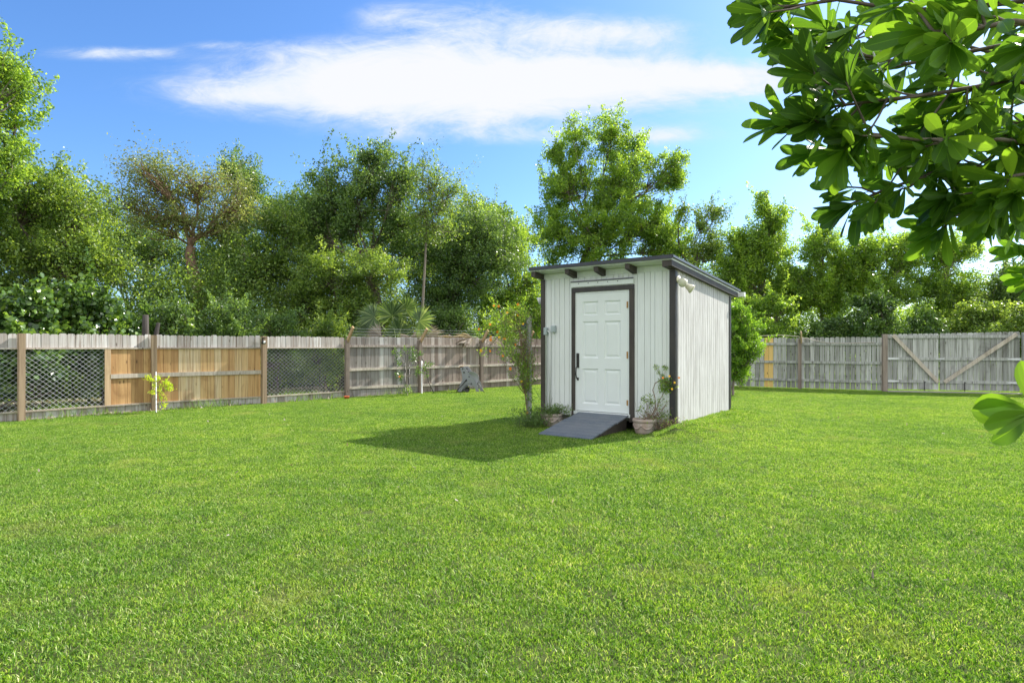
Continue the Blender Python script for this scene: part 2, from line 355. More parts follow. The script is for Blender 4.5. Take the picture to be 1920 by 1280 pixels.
def crown_points(blobs, D, nclus, nleaf, cr, shell=.42, flat=.75, dz=None):
    """clusters spread through ellipsoids given in the tree's own measured outline"""
    ar = np.array([b[2] * b[3] for b in blobs], float); ar /= ar.sum()
    cs = []; own = []
    for bi, b in enumerate(blobs):
        px, py, rx, ry = b[:4]; DD = D + (b[4] if len(b) > 4 else 0)
        c = at(px, py, DD); k = DD / F
        m = max(3, int(round(nclus * ar[bi]))); q = unit(rng.normal(size=(m, 3))) * (rng.random((m, 1)) ** shell)
        r = np.array([rx * k, min(rx, ry * 1.4) * k * .9, ry * k]); cs.append(c + q * r * .9 * (1 + .22 * np.sin(q[:, :1] * 5.1 + bi) * np.cos(q[:, 2:] * 4.3 + bi * 2))); own += [bi] * m
    cs = np.concatenate(cs); own = np.array(own)
    per = max(4, nleaf // len(cs)); P = []; T = []; O = []
    ax = np.mean([at(b[0], b[1], D) for b in blobs], 0)
    for i, c in enumerate(cs):
        s = cr * rng.uniform(.6, 1.35); k = int(per * rng.uniform(.5, 1.6))
        e = np.clip(rng.normal(size=(k, 3)), -1.7, 1.7) * .5 * s * np.array([1, 1, flat]); P.append(c + e)
        base = rng.uniform(.2, .8); T.append(np.clip(base + rng.normal(size=k) * .22, 0, 1)); O.append(unit(e + 1e-6) * .7)
        out = c - at(*blobs[own[i]][:2], D); L_ = np.linalg.norm(out) + 1e-6; out = out / L_
        if rng.random() < .34 and out[2] > -.15:      # leafy shoot reaching out of the crown
            sd = unit(out + np.array([0, 0, .9]) + rng.normal(size=3) * .3); p = c.copy(); st = s * rng.uniform(.42, .62)
            for j in range(rng.integers(3, 6)):
                p = p + sd * st; sd = unit(sd + rng.normal(size=3) * .12); kk = max(5, int(k * .22 * (1 - .13 * j)))
                e = np.clip(rng.normal(size=(kk, 3)), -1.6, 1.6) * s * (.24 - .025 * j); P.append(p + e); T.append(np.clip(base + .12 + rng.normal(size=kk) * .2, 0, 1)); O.append(unit(e + 1e-6) * .4 + sd * .6)
    return cs, own, np.concatenate(P), np.concatenate(T), np.concatenate(O)

def bend(a, b, k=.12, n=5, sag=0.0):
    a = np.array(a, float); b = np.array(b, float); L = np.linalg.norm(b - a); o1 = rng.normal(size=3) * k * L; pts = []
    for i in range(n + 1):
        t = i / n; w = math.sin(PI * t); pts.append(a + (b - a) * t + o1 * w + np.array([0, 0, sag * L * w]) + rng.normal(size=3) * .015 * L * w)
    return pts

def tree(name, label, D, base_px, blobs, nclus, nleaf, ls, mat, bark='bark', cr=.55, fork=None, rt=.12, ratio=.5, cat='tree', group=None, shell=.45,
         hexa=False, stems=1, droop=.3, twigs=True, trunkpts=None, twr=.010, flat=.75):
    X = (base_px - CX) / F * D; base = np.array([X, D, 0.0]); root = thing(name, label, cat, base, 0, group)
    cs, own, P, T, O = crown_points(blobs, D, int(nclus * 1.7), int(nleaf * 1.5), cr * .7, shell, flat)
    V, Fc, tt = leaves(P, ls * (1.0 if D < 28 else 1.15) * rng.uniform(.6, 1.35, len(P)), ratio, T, O, droop, hexa)
    link('crown', npmesh('crown', V - base, Fc, tt), M[mat], root)
    mb = MB(); cen = [at(b[0], b[1], D + (b[4] if len(b) > 4 else 0)) for b in blobs]
    zlow = min(c[2] for c in cen)
    for si in range(stems):
        if trunkpts is not None: tp = [at(*p) for p in trunkpts]; tp[0] = tp[0] * np.array([1, 1, 0]) if len(trunkpts[0]) < 4 else tp[0]
        else:
            fk = at(*fork, D) if fork else np.array([X + rng.normal() * .2, D, max(.8, zlow * .55)])
            b0 = base + np.array([rng.normal() * .25, rng.normal() * .25, -.1]) * (si > 0); f1 = fk + (rng.normal(size=3) * .35) * (si > 0)
            tp = bend(b0, f1, .05, 6)
        m = len(tp); mb.tube(tp, [rt * (1.25 - .55 * i / (m - 1)) / (1 + .25 * si) for i in range(m)], 9)
        top = tp[-1]
        for bi, c in enumerate(cen):
            if bi % stems != si: continue
            lp = bend(top, c, .10, 6, .05); r0 = min(rt * .36, .05)
            mb.tube(lp, [r0 * (1 - .75 * i / 6) for i in range(7)], 7)
            up = unit(c - top); e = c + up * .6 * blobs[bi][3] * D / F
            mb.tube(bend(c, e, .08, 3), [r0 * .3, r0 * .25, r0 * .18, r0 * .08], 5)
            if twigs:
                for q in cs[own == bi]:
                    s = lp[rnd.choice([3, 4, 5, 6])]; mb.tube(bend(s, q, .12, 3, .04), [r0 * .22 + twr, r0 * .15 + twr * .8, twr * .8, twr * .4], 4, cap=False)
    mb.build('trunk', M[bark], root)
    return root

# ---------------------------------------------------------------- the ground
# shed placement: front left corner, front direction u, depth direction v (metres)
SFL = np.array([.523, 10.76, 0]); U = np.array([.803, -.596, 0]); Vv = np.array([.596, .803, 0])
SW, SL = 2.432, 2.70; SRZ = math.atan2(U[1], U[0])
def sm(x, a, b):
    t = np.clip((x - a) / (b - a), 0, 1); return t * t * (3 - 2 * t)
def gh(x, y):
    x = np.asarray(x, float); y = np.asarray(y, float)
    dx, dy = x - SFL[0], y - SFL[1]; lx = dx * U[0] + dy * U[1]; ly = dx * Vv[0] + dy * Vv[1]
    ex = np.maximum(np.maximum(-lx, lx - SW), 0); ey = np.maximum(np.maximum(-ly, ly - SL), 0); d = np.hypot(ex, ey)
    return .15 * np.exp(-(d / .6) ** 2) * np.maximum(sm(lx, 2.1, 2.45), sm(ly, .15, .9))
def grid(x0, x1, y0, y1, st):
    xs = np.arange(x0, x1 + 1e-6, st); ys = np.arange(y0, y1 + 1e-6, st); gx, gy = np.meshgrid(xs, ys); nx, ny = len(xs), len(ys)
    V = np.stack([gx.ravel(), gy.ravel(), gh(gx.ravel(), gy.ravel())], 1); i = (np.arange(ny - 1)[:, None] * nx + np.arange(nx - 1)[None]).ravel()
    return V, np.stack([i, i + 1, i + nx + 1, i + nx], 1)
def build_ground():
    # fine sheet for the yard welded inside a coarse one that reaches the horizon
    V, Q = grid(-30, 34, -6, 44, .2)
    n = len(V); xs = 321; ys = 251
    c = [0, xs - 1, xs * ys - 1, xs * (ys - 1)]
    far = np.array([(-900, -300, 0), (900, -300, 0), (900, 1200, 0), (-900, 1200, 0)], float)
    V2 = np.concatenate([V, far]); ex = []
    edges = [list(range(0, xs)), list(range(xs - 1, xs * ys, xs)), list(range(xs * ys - 1, xs * (ys - 1) - 1, -1)), list(range(xs * (ys - 1), -1, -xs))]
    me = bpy.data.meshes.new('ground'); fs = Q.tolist()
    for k in range(4):
        e = edges[k]; a, b = n + k, n + (k + 1) % 4
        for i in range(len(e) - 1): fs.append((e[i + 1], e[i], a if i < len(e) // 2 else b))
        h = len(e) // 2; fs.append((e[h], a, b))
    me.from_pydata(V2.tolist(), [], fs); me.update(); me.polygons.foreach_set('use_smooth', np.ones(len(me.polygons), dtype=bool))
    tag(link('ground', me, M['ground']), kind='structure')
build_ground()

# fence lines
LF = [gnd(-260, 820), gnd(38, 789), gnd(288, 769.5), gnd(492, 757), gnd(648, 745.5), gnd(785, 736.5), gnd(900, 728.5), gnd(985, 723)]
LF[0] = LF[1] + (LF[1] - LF[2]) * 1.02
LF = [LF[0] + (LF[1] - LF[2])] + LF
CORNER = LF[-1] + (LF[-1] - LF[-2]) * 1.9
RF = [gnd(1390, 725.2), gnd(1500, 728.8), gnd(1654, 733.5)]; GR = gnd(1914, 738.5)

def build_lawn():
    unit = lambda q: q / np.linalg.norm(q, axis=1, keepdims=True)
    # eight small turf tiles, scattered over the yard as instances
    lib = bpy.data.collections.new('turf_tiles')
    for k in range(8):
        n = 2700; S = .40
        p = rng.uniform(-S * .58, S * .58, size=(n, 2)); h = rng.uniform(.010, .027, n); w = rng.uniform(.0012, .0026, n)
        a = rng.uniform(0, 2 * PI, n); la = rng.uniform(0, 2 * PI, n) ; ln = rng.uniform(.1, 1.25, n)
        s = np.stack([np.cos(a), np.sin(a), np.zeros(n)], 1); l = np.stack([np.cos(la), np.sin(la), np.zeros(n)], 1)
        b = np.concatenate([p, np.full((n, 1), -.004)], 1); up = np.array([0, 0, 1.])
        mid = b + l * (h * ln * .35)[:, None] + up * (h * .6)[:, None]; tip = b + l * (h * ln)[:, None] + up * (h * rng.uniform(.75, 1.05, n))[:, None]
        ww = w[:, None]
        V = np.stack([b - s * ww, b + s * ww, mid + s * ww * .85, mid - s * ww * .85, tip + s * ww * .15, tip - s * ww * .15], 1).reshape(-1, 3)
        i = np.arange(n)[:, None] * 6
        Q = np.concatenate([i + np.array([[0, 1, 2, 3]]), i + np.array([[3, 2, 4, 5]])]); t = rng.uniform(0, .97, n); t[rng.random(n) < .05] = 1.0
        me = npmesh('turf_tile', V, Q, np.concatenate([t, t])); me.materials.append(M['grass']); lib.objects.link(bpy.data.objects.new('turf_tile', me))
    st = .36; xs = np.arange(-19, 24, st); ys = np.arange(1.2, 30, st); gx, gy = np.meshgrid(xs, ys); P = np.stack([gx.ravel(), gy.ravel()], 1)
    P += rng.uniform(-.03, .03, P.shape)
    P = P[np.abs(P[:, 0]) < P[:, 1] * .95 + 2.2]
    dx, dy = P[:, 0] - SFL[0], P[:, 1] - SFL[1]; lx = dx * U[0] + dy * U[1]; ly = dx * Vv[0] + dy * Vv[1]
    keep = ~((lx > .1) & (lx < SW - .1) & (ly > .1) & (ly < SL - .1)) & ~((lx > .95) & (lx < 1.5) & (ly > -.95) & (ly < .3))
    # left of the left fence: only a strip of rough grass
    a, b = LF[2], LF[-2]; dn = (b - a) / np.linalg.norm(b - a); nrm = np.array([-dn[1], dn[0]])
    dist = (P[:, 0] - a[0]) * nrm[0] + (P[:, 1] - a[1]) * nrm[1]
    keep &= dist < 1.6
    P = P[keep]; n = len(P)
    V = np.concatenate([P, gh(P[:, 0], P[:, 1])[:, None]], 1)
    me = bpy.data.meshes.new('lawn'); me.vertices.add(n); me.vertices.foreach_set('co', V.astype(np.float32).ravel()); me.update()
    e = .05; nx = (gh(P[:, 0] - e, P[:, 1]) - gh(P[:, 0] + e, P[:, 1])) / (2 * e); ny = (gh(P[:, 0], P[:, 1] - e) - gh(P[:, 0], P[:, 1] + e)) / (2 * e)
    at_ = me.attributes.new('slope_normal', 'FLOAT_VECTOR', 'POINT'); at_.data.foreach_set('vector', unit(np.stack([nx, ny, np.ones(n)], 1)).astype(np.float32).ravel())
    o = link('lawn', me, M['grass']); tag(o, 'short bright green lawn covering the yard', 'grass', kind='stuff')
    ng = bpy.data.node_groups.new('scatter_turf', 'GeometryNodeTree')
    ng.interface.new_socket('Geometry', in_out='INPUT', socket_type='NodeSocketGeometry'); ng.interface.new_socket('Geometry', in_out='OUTPUT', socket_type='NodeSocketGeometry')
    gi = ng.nodes.new('NodeGroupInput'); go = ng.nodes.new('NodeGroupOutput')
    ci = ng.nodes.new('GeometryNodeCollectionInfo'); ci.inputs['Collection'].default_value = lib; ci.inputs['Separate Children'].default_value = True; ci.inputs['Reset Children'].default_value = True
    ip = ng.nodes.new('GeometryNodeInstanceOnPoints'); ip.inputs['Pick Instance'].default_value = True
    rv = ng.nodes.new('FunctionNodeRandomValue'); rv.data_type = 'FLOAT_VECTOR'; rv.inputs[0].default_value = (0, 0, 0); rv.inputs[1].default_value = (0, 0, 2 * PI)
    rs = ng.nodes.new('FunctionNodeRandomValue'); rs.data_type = 'FLOAT'; rs.inputs[2].default_value = .85; rs.inputs[3].default_value = 1.25; rs.inputs['Seed'].default_value = 5
    L = ng.links
    L.new(gi.outputs[0], ip.inputs['Points']); L.new(ci.outputs[0], ip.inputs['Instance']); na = ng.nodes.new('GeometryNodeInputNamedAttribute'); na.data_type = 'FLOAT_VECTOR'; na.inputs['Name'].default_value = 'slope_normal'
    al = ng.nodes.new('FunctionNodeAlignEulerToVector'); al.axis = 'Z'; L.new(rv.outputs[0], al.inputs['Rotation']); L.new(na.outputs[0], al.inputs['Vector']); L.new(al.outputs[0], ip.inputs['Rotation']); L.new(rs.outputs[1], ip.inputs['Scale']); L.new(ip.outputs[0], go.inputs[0])
    md = o.modifiers.new('turf', 'NODES'); md.node_group = ng
build_lawn()

# ---------------------------------------------------------------- fences
def dog(mb, o, d, w, z0, z1, n, tint=None, ear=.025):
    """dog-eared board: o origin, d unit along, w width, n thickness vector"""
    o = np.array(o)
    def P(a, z): return o + d * a + np.array([0, 0, z])
    mb.prism([P(0, z0), P(w, z0), P(w, z1 - ear), P(w - ear * .9, z1), P(ear * .9, z1), P(0, z1 - ear)], n, tint)
def pickets(mb, a, b, z0, z1, n, pitch=.137, gap=.004, ear=True, jit=.012, skip=None):
    L = np.linalg.norm(b - a); d = (b - a) / L; k = max(1, int(round(L / pitch))); p = L / k
    for i in range(k):
        if skip and i in skip: continue
        zz = z1 + rnd.uniform(-jit, jit); off = n * rnd.uniform(0, .25); sl = rnd.uniform(0, gap * .5)
        if ear: dog(mb, a + off + d * (i * p + gap / 2 + sl * .5), d, p - gap - sl, z0, zz, n)
        else: mb.obox(a + d * (i * p + gap / 2) + np.array([0, 0, z0]), d * (p - gap), n, (0, 0, zz - z0))
def chain(mb, a, b, z0, z1, n, sx=.105, sz=.088, r=.0021):
    L = np.linalg.norm(b - a); d = (b - a) / L; H = z1 - z0; sl = sz / sx
    for sgn in (1, -1):
        k0 = -int(H / sl / sx) - 2; k1 = int(L / sx) + int(H / sl / sx) + 2
        for k in range(k0, k1):
            x0 = k * sx; pts = []
            # line z = sgn*sl*(x-x0) (+H when going down)
            def xz(z): return x0 + (z if sgn > 0 else H - z) / sl
            za, zb = 0.0, H
            lo, hi = 0.0, L
            zs = []
            for x in (lo, hi):
                z = (x - x0) * sl; z = z if sgn > 0 else H - z; zs.append(z)
            zmin, zmax = max(0, min(zs)), min(H, max(zs))
            if zmax - zmin < .01: continue
            A = a + d * xz(zmin) + np.array([0, 0, z0 + zmin]); B = a + d * xz(zmax) + np.array([0, 0, z0 + zmax])
            off = n * (.002 if sgn > 0 else -.002); mb.tube([A + off, B + off], r, 4, .5, cap=False)
def build_left_fence():
    root = thing('wooden_fence', 'weathered wooden fence with chain link windows and tan boards, left of the lawn', 'fence', LF[2])
    TOP = 1.575
    arms = {5: 1, 6: 1, 7: 1, 8: 1}
    pts = LF + [LF[-1] + (CORNER - LF[-1]) * .5, CORNER]
    for i in range(len(pts) - 1):
        a, b = pts[i].copy(), pts[i + 1].copy(); d = (b - a) / np.linalg.norm(b - a); nrm = np.array([-d[1], d[0], 0])   # away from the yard
        top = TOP + (.015 if i > 4 else 0)
        a2 = a + d * .04; b2 = b - d * .04
        if i <= 4:
            mb = MB(); pickets(mb, a2, b2, 1.30, top, nrm * .018, gap=.005); mb.build('top_picket_strip', M['pale_wood'], root)
            mb = MB(); mb.obox(a2 - nrm * .035 + np.array([0, 0, 1.285]), b2 - a2, nrm * .033, (0, 0, .03)); mb.build('rail', M['rail_wood'], root)
            mb = MB(); pickets(mb, a2, b2, -.02, .15, nrm * .018, ear=False, gap=.005, pitch=.16); mb.build('kickboard', M['pale_wood'], root)
            mb = MB(); mb.obox(a2 - nrm * .038 + np.array([0, 0, .152]), b2 - a2, nrm * .06, (0, 0, .028)); mb.build('rail', M['rail_wood'], root)
            segs = []
            if i in (0, 1, 4): segs = [('m', a2, b2)]
            elif i == 2:
                k = .62; c = a + (b - a) * k; segs = [('m', a2, c - d * .05), ('t', c + d * .05, b2)]
                mb = MB(); mb.obox(c - d * .05 - nrm * .03 + np.array([0, 0, .18]), d * .1, nrm * .045, (0, 0, 1.105), .8); mb.build('inner_post', M['arm_wood'], root)
            elif i == 3: segs = [('t', a2, b2)]
            for kind, p, q in segs:
                if kind == 'm':
                    mb = MB(); chain(mb, p, q, .18, 1.285, nrm); mb.build('chain_link_mesh', M['galv'], root)
                else:
                    mb = MB(); pickets(mb, p, q, .18, 1.285, nrm * .018, ear=False, gap=.004, pitch=.142, jit=0); mb.build('tan_board_panel', M['tan_wood'], root)
                    mb = MB(); mb.obox(p - nrm * .036 + np.array([0, 0, .70]), q - p, nrm * .033, (0, 0, .085), .5); mb.build('rail', M['rail_wood'], root)
        else:
            mb = MB(); pickets(mb, a2, b2, .02, top, nrm * .018, gap=.006)
            mb.build('picket_panel', M['grey_wood' if i == 5 else 'brown_wood'], root)
            for j, (z, mt) in enumerate(((1.31, 'brown_wood'), (.69, 'rail_wood'), (.18 if i > 5 else .22, 'rail_wood'))):
                mb = MB(); dz = -.05 if (i == 5 and j == 2) else 0
                mb.obox(a2 - nrm * .040 + np.array([0, 0, z]), (b2 - a2) + np.array([0, 0, dz + .01 * j]), nrm * .037, (0, 0, .07 if j else .06), .75); mb.build('rail', M[mt], root)
            if i == 5:
                mb = MB(); mb.obox(a2 - nrm * .02 + np.array([0, 0, -.02]), b2 - a2, nrm * .018, (0, 0, .2), .3); mb.build('kickboard', M['grey_wood'], root)
        mb = MB(); lean = np.array([rnd.uniform(-.01, .01), rnd.uniform(-.01, .01), 0])
        mb.obox(a - d * .05 - nrm * .115 + np.array([0, 0, -.05]), d * .098, nrm * .098, np.array([0, 0, 1.62 if i < 5 else 1.55]) + lean, .35 if i < 5 else .15); mb.build('post', M['post_wood' if i < 5 else 'brown_wood'], root)
        if i in arms:
            t0 = a - nrm * .13 + np.array([0, 0, 1.44]); dirn = -nrm * .62 + np.array([0, 0, .78]); dirn /= np.linalg.norm(dirn)
            sdir = np.cross(dirn, d); mb = MB(); mb.obox(t0 - d * .02, dirn * .46, d * .04, sdir * .085, .4); mb.build('angled_arm', M['arm_wood'], root)
    # thin wires strung between the arms
    A = [LF[i] + 0 for i in (5, 6, 7, 8)]; d = (A[1] - A[0]) / np.linalg.norm(A[1] - A[0]); nrm = np.array([-d[1], d[0], 0])
    mb = MB()
    for k in range(4):
        r = .15 + .095 * k
        pp = []
        for p in A:
            pp.append(p - nrm * (.13 + .62 * r) + np.array([0, 0, 1.44 + .78 * r + .01]))
        mb.tube(pp, .0016, 4, .5)
    mb.build('wire', M['galv'], root)
build_left_fence()

def build_right_fence():
    root = thing('picket_fence', 'grey picket fence with two yellow boards, between the shed and the double gate', 'fence', RF[1])
    pts = [CORNER, CORNER + (RF[0] - CORNER) * .45, RF[0], RF[1], RF[2]]
    for i in range(4):
        a, b = pts[i], pts[i + 1]; d = (b - a) / np.linalg.norm(b - a); nrm = np.array([-d[1], d[0], 0]); L = np.linalg.norm(b - a)
        if i == 2:
            s0 = .40; s1 = .60   # the two new boards
            sa = a + d * L * s0; sb = sa + d * .27
            mb = MB(); pickets(mb, a, sa, .03, 1.60, nrm * .018, gap=.012); pickets(mb, sb, b, .03, 1.60, nrm * .018, gap=.012); mb.build('picket_panel', M['silver_wood'], root)
            mb = MB(); pickets(mb, sa, sb, .03, 1.60, nrm * .018, gap=.012, ear=False, pitch=.135); o = mb.build('new_pickets', M['yellow_wood'], root); o['label'] = 'two fresh yellow boards'
        else:
            mb = MB(); pickets(mb, a, b, .03, 1.61, nrm * .018, gap=.013); mb.build('picket_panel', M['silver_wood'], root)
        for z in (1.37, .80, .24):
            mb = MB(); mb.obox(a - nrm * .04 + np.array([0, 0, z]), b - a, nrm * .037, (0, 0, .075), .55); mb.build('rail', M['silver_wood'], root)
        if i:
            mb = MB(); mb.obox(a - d * .05 - nrm * .14 + np.array([0, 0, -.05]), d * .1, nrm * .098, (0, 0, 1.62), .3); mb.build('post', M['brown_wood'], root)
            t0 = a - nrm * .15 + np.array([0, 0, 1.42]); dirn = -nrm * .62 + np.array([0, 0, .78]); dirn /= np.linalg.norm(dirn)
            mb = MB(); mb.obox(t0 + d * .03, dirn * .42, d * .04, np.cross(dirn, d) * .085, .8); mb.build('angled_arm', M['arm_wood'], root)
    # loose white cord sagging from the post arm onto the rail
    mb = MB(); a, b = RF[1], RF[2]; d = (b - a) / np.linalg.norm(b - a); nrm = np.array([-d[1], d[0], 0])
    pp = [a + d * x - nrm * y + np.array([0, 0, z]) for x, y, z in ((-1.2, .2, 1.66), (-.5, .25, 1.68), (-.05, .3, 1.64), (.4, .12, 1.52), (.75, .05, 1.44), (1.3, .05, 1.43), (2.0, .05, 1.45))]
    mb.tube(pp, .009, 5, .9); mb.build('cord', M['rail_wood'], root)
    # continuation to the right of the gate
    root2 = thing('picket_fence', 'grey picket fence section at the right edge, beyond the gate post', 'fence', GR)
    d = (GR - RF[2]) / np.linalg.norm(GR - RF[2]); nrm = np.array([-d[1], d[0], 0]); a = GR + d * .12; b = GR + d * 7
    mb = MB(); pickets(mb, a, b, .03, 1.62, nrm * .018, gap=.012); mb.build('picket_panel', M['silver_wood'], root2)
    for z in (1.37, .80, .24):
        mb = MB(); mb.obox(a - nrm * .04 + np.array([0, 0, z]), b - a, nrm * .037, (0, 0, .075), .55); mb.build('rail', M['silver_wood'], root2)
    mb = MB(); mb.obox(GR - nrm * .16 + np.array([0, 0, -.05]), d * .13, nrm * .12, (0, 0, 1.77), .6); mb.build('post', M['silver_wood'], root2)
    t0 = GR + d * .16 - nrm * .15 + np.array([0, 0, 1.50]); dirn = -nrm * .5 + np.array([0, 0, .8]); dirn /= np.linalg.norm(dirn)
    mb = MB(); mb.obox(t0, dirn * .42, d * .04, np.cross(dirn, d) * .085, .8); mb.build('angled_arm', M['arm_wood'], root2)
build_right_fence()

def build_gate():
    a, b = RF[2], GR; Lg = np.linalg.norm(b - a); d = (b - a) / Lg; nrm = np.array([-d[1], d[0], 0])
    root = thing('double_gate', 'wide grey wooden double gate with two diagonal braces meeting low in the middle', 'gate', a)
    mb = MB(); mb.obox(a - d * .02 - nrm * .14 + np.array([0, 0, -.05]), d * .13, nrm * .11, (0, 0, 1.74), .5); mb.build('gate_post', M['brown_wood'], root)
    x0, xm, x1 = .14, Lg * .425, Lg - .02
    def P(x, z, off=0): return a + d * x - nrm * off + np.array([0, 0, z])
    for (xa, xb, sgn) in ((x0, xm - .012, 1), (xm + .012, x1, -1)):
        za, zb = (1.69, 1.71) if sgn > 0 else (1.71, 1.75)
        mb = MB(); k = int(round((xb - xa) / .137)); p = (xb - xa) / k
        for i in range(k):
            zt = za + (zb - za) * i / k; dog(mb, P(xa + i * p + .006, 0), d, p - .012, .075, zt, nrm * .018)
        leaf = mb.build('gate_leaf', M['silver_wood'], root)
        for z in (1.57, .93, .27):
            m2 = MB(); m2.obox(P(xa, z, .04), d * (xb - xa), nrm * .037, (0, 0, .085), .6); o = m2.build('rail', M['silver_wood'], root); 
        if sgn > 0: p0, p1 = P(xa + .13, 1.66, .077), P(xb - .03, .30, .077)
        else: p0, p1 = P(xb - .1, 1.68, .077), P(xa + .10, .30, .077)
        dd = (p1 - p0); un = dd / np.linalg.norm(dd); wv = np.cross(un, nrm) * .1
        m2 = MB(); m2.obox(p0 - wv / 2, dd, nrm * .035, wv, .75); m2.build('diagonal_brace', M['rail_wood'], root)
        for z in (.93, .27):
            e = xa + .0 if sgn > 0 else xb; q = 1 if sgn > 0 else -1
            m2 = MB(); m2.prism([P(e, z + .01, .046), P(e, z + .075, .046), P(e + q * .30, z + .052, .046), P(e + q * .30, z + .033, .046)], nrm * .004 * 1, .5); m2.build('strap_hinge', M['pvc'], root)
        # drop bolt plate
        bx = xb - .52 if sgn > 0 else xa + .45
        m2 = MB(); m2.obox(P(bx, .10, .03), d * .3, nrm * .028, (0, 0, .165), .3); m2.build('bolt_block', M['silver_wood'], root)
        m2 = MB(); m2.tube([P(bx + .15, .02, .045), P(bx + .15, .32, .045)], .009, 6); m2.tube([P(bx + .15, .30, .045), P(bx + .19, .30, .06)], .008, 6); m2.build('drop_bolt', M['iron'], root)
    m2 = MB(); m2.obox(P(xm - .1, .955, .05), d * .2, nrm * .01, (0, 0, .03), .3); m2.tube([P(xm - .06, .95, .06), P(xm, .90, .07), P(xm + .02, .93, .06)], .006, 5); m2.build('latch', M['galv'], root)
    sl = MB()
    for i in range(6):
        xa = .1 + i * (Lg - .15) / 6; sl.obox(P(xa, .0, .22), d * ((Lg - .15) / 6 - .01), nrm * .20, (0, 0, .035))
    tag(sl.build('sill', M['concrete']), 'pale concrete strip lying on the ground under the double gate', 'kerb')
build_gate()

# ---------------------------------------------------------------- the shed
def sx(px): k = (px - CX) / F; return (k * SFL[1] - SFL[0]) / (U[0] - U[1] * k)
def sz(px, py): D = SFL[1] + U[1] * sx(px); return EYE - (py - HY) * D / F
def build_shed():
    root = thing('garden_shed', 'small white garden shed with black trim and a lean-to roof, on the lawn', 'shed', SFL, SRZ)
    B = lambda mb, name, mat, par=root, bevel=0: mb.build(name, M[mat], par, local=True, bevel=bevel)
    zt = lambda y: 2.595 - .082 * y         # underside of the roof
    Z0 = .175
    dx0, dx1 = sx(1079), sx(1180.5); dz0, dz1 = .262, 2.235
    tx0, tx1 = sx(1072.6), sx(1190)
    # front wall of grooved boards, door opening left free
    mb = MB(); pitch = .0985; k = int(SW / pitch) + 1; p = SW / k
    mb.box(0.01, dx0, .012, .05, Z0, zt(0)); mb.box(dx1, SW - .01, .012, .05, Z0, zt(0)); mb.box(dx0, dx1, .012, .05, dz1, zt(0))
    pat = []; x = 0.0
    while x < SW - .005:
        w = rnd.choice([.098, .098, .075, .12]); w = min(w, SW - x); pat.append((x, w)); x += w
    for x, w in pat:
        g = .0035
        for a, b, c, e in ((x + g, min(x + w - g, dx0), Z0, 2.50), (max(x + g, dx1), x + w - g, Z0, 2.50), (max(x + g, dx0), min(x + w - g, dx1), dz1, 2.50)):
            if b - a > .004: mb.box(a, b, 0, .0125, c, e)
    mb.box(0, SW, .001, .0125, 2.503, zt(0) - .001, .3)
    B(mb, 'front_wall', 'wall_white')
    # side walls and back
    for side, xa in (('right', SW), ('left', 0)):
        mb = MB(); s = 1 if side == 'right' else -1; y = 0.02
        xi = xa - s * .05
        while y < SL - .02:
            w = min(rnd.choice([.10, .10, .08, .115]), SL - .02 - y); g = .005
            ya, yb = y + g, y + w - g; xo = xa; xm = xa - s * .0125
            lo = Z0 - .015 - .01 * y / SL
            if s > 0: x0_, x1_ = xm, xo
            else: x0_, x1_ = xo, xm
            vs = [(x0_, ya, lo), (x1_, ya, lo), (x1_, yb, lo), (x0_, yb, lo), (x0_, ya, zt(ya)), (x1_, ya, zt(ya)), (x1_, yb, zt(yb)), (x0_, yb, zt(yb))]
            mb.add(vs, [(0, 3, 2, 1), (4, 5, 6, 7), (0, 1, 5, 4), (1, 2, 6, 5), (2, 3, 7, 6), (3, 0, 4, 7)]); y += w
        x0_, x1_ = min(xi, xa - s * .0127), max(xi, xa - s * .0127)
        vs = [(x0_, .055, Z0), (x1_, .055, Z0), (x1_, SL - .05, Z0), (x0_, SL - .05, Z0), (x0_, .055, zt(.055)), (x1_, .055, zt(.055)), (x1_, SL - .05, zt(SL - .05)), (x0_, SL - .05, zt(SL - .05))]
        mb.add(vs, [(0, 3, 2, 1), (4, 5, 6, 7), (0, 1, 5, 4), (1, 2, 6, 5), (2, 3, 7, 6), (3, 0, 4, 7)], .2)
        B(mb, 'side_wall', 'side_white')
    mb = MB(); mb.box(.06, SW - .06, SL - .045, SL, Z0, zt(SL)); B(mb, 'back_wall', 'side_white')
    # base skirt / blocks
    mb = MB()
    for x in (.1, 1.0, 1.9):
        for y in (.12, 1.2, 2.3): mb.box(x, x + .4, y, y + .2, -.1, Z0 - .03)
    mb.box(.03, SW - .03, .06, SL - .06, Z0 - .03, Z0 - .001); B(mb, 'base', 'concrete')
    # roof: deck with soffit, metal sheet and dark edges
    xl, xr, yf, yb = -.035, SW + .085, -.31, SL + .30
    def slab(mb, x0, x1, y0, y1, lo, hi, tint=None):
        mb.add([(x0, y0, zt(y0) + lo), (x1, y0, zt(y0) + lo), (x1, y1, zt(y1) + lo), (x0, y1, zt(y1) + lo), (x0, y0, zt(y0) + hi), (x1, y0, zt(y0) + hi), (x1, y1, zt(y1) + hi), (x0, y1, zt(y1) + hi)],
               [(0, 3, 2, 1), (4, 5, 6, 7), (0, 1, 5, 4), (1, 2, 6, 5), (2, 3, 7, 6), (3, 0, 4, 7)], tint)
    rf = MB(); slab(rf, xl, xr - .02, yf + .02, yb, .003, .035); roof = B(rf, 'roof', 'white')
    m2 = MB(); slab(m2, xl - .02, xr, yf, yb + .02, .037, .062); B(m2, 'roof_sheet', 'roof_metal', roof)
    m2 = MB(); slab(m2, xl - .025, xr + .004, yf - .012, yf - .001, .015, .072); B(m2, 'front_drip_edge', 'roof', roof)
    for xx in (xr + .001, xl - .03):
        m2 = MB(); slab(m2, xx, xx + .012, yf, yb + .02, .034, .068); B(m2, 'side_drip_edge', 'roof_metal', roof)
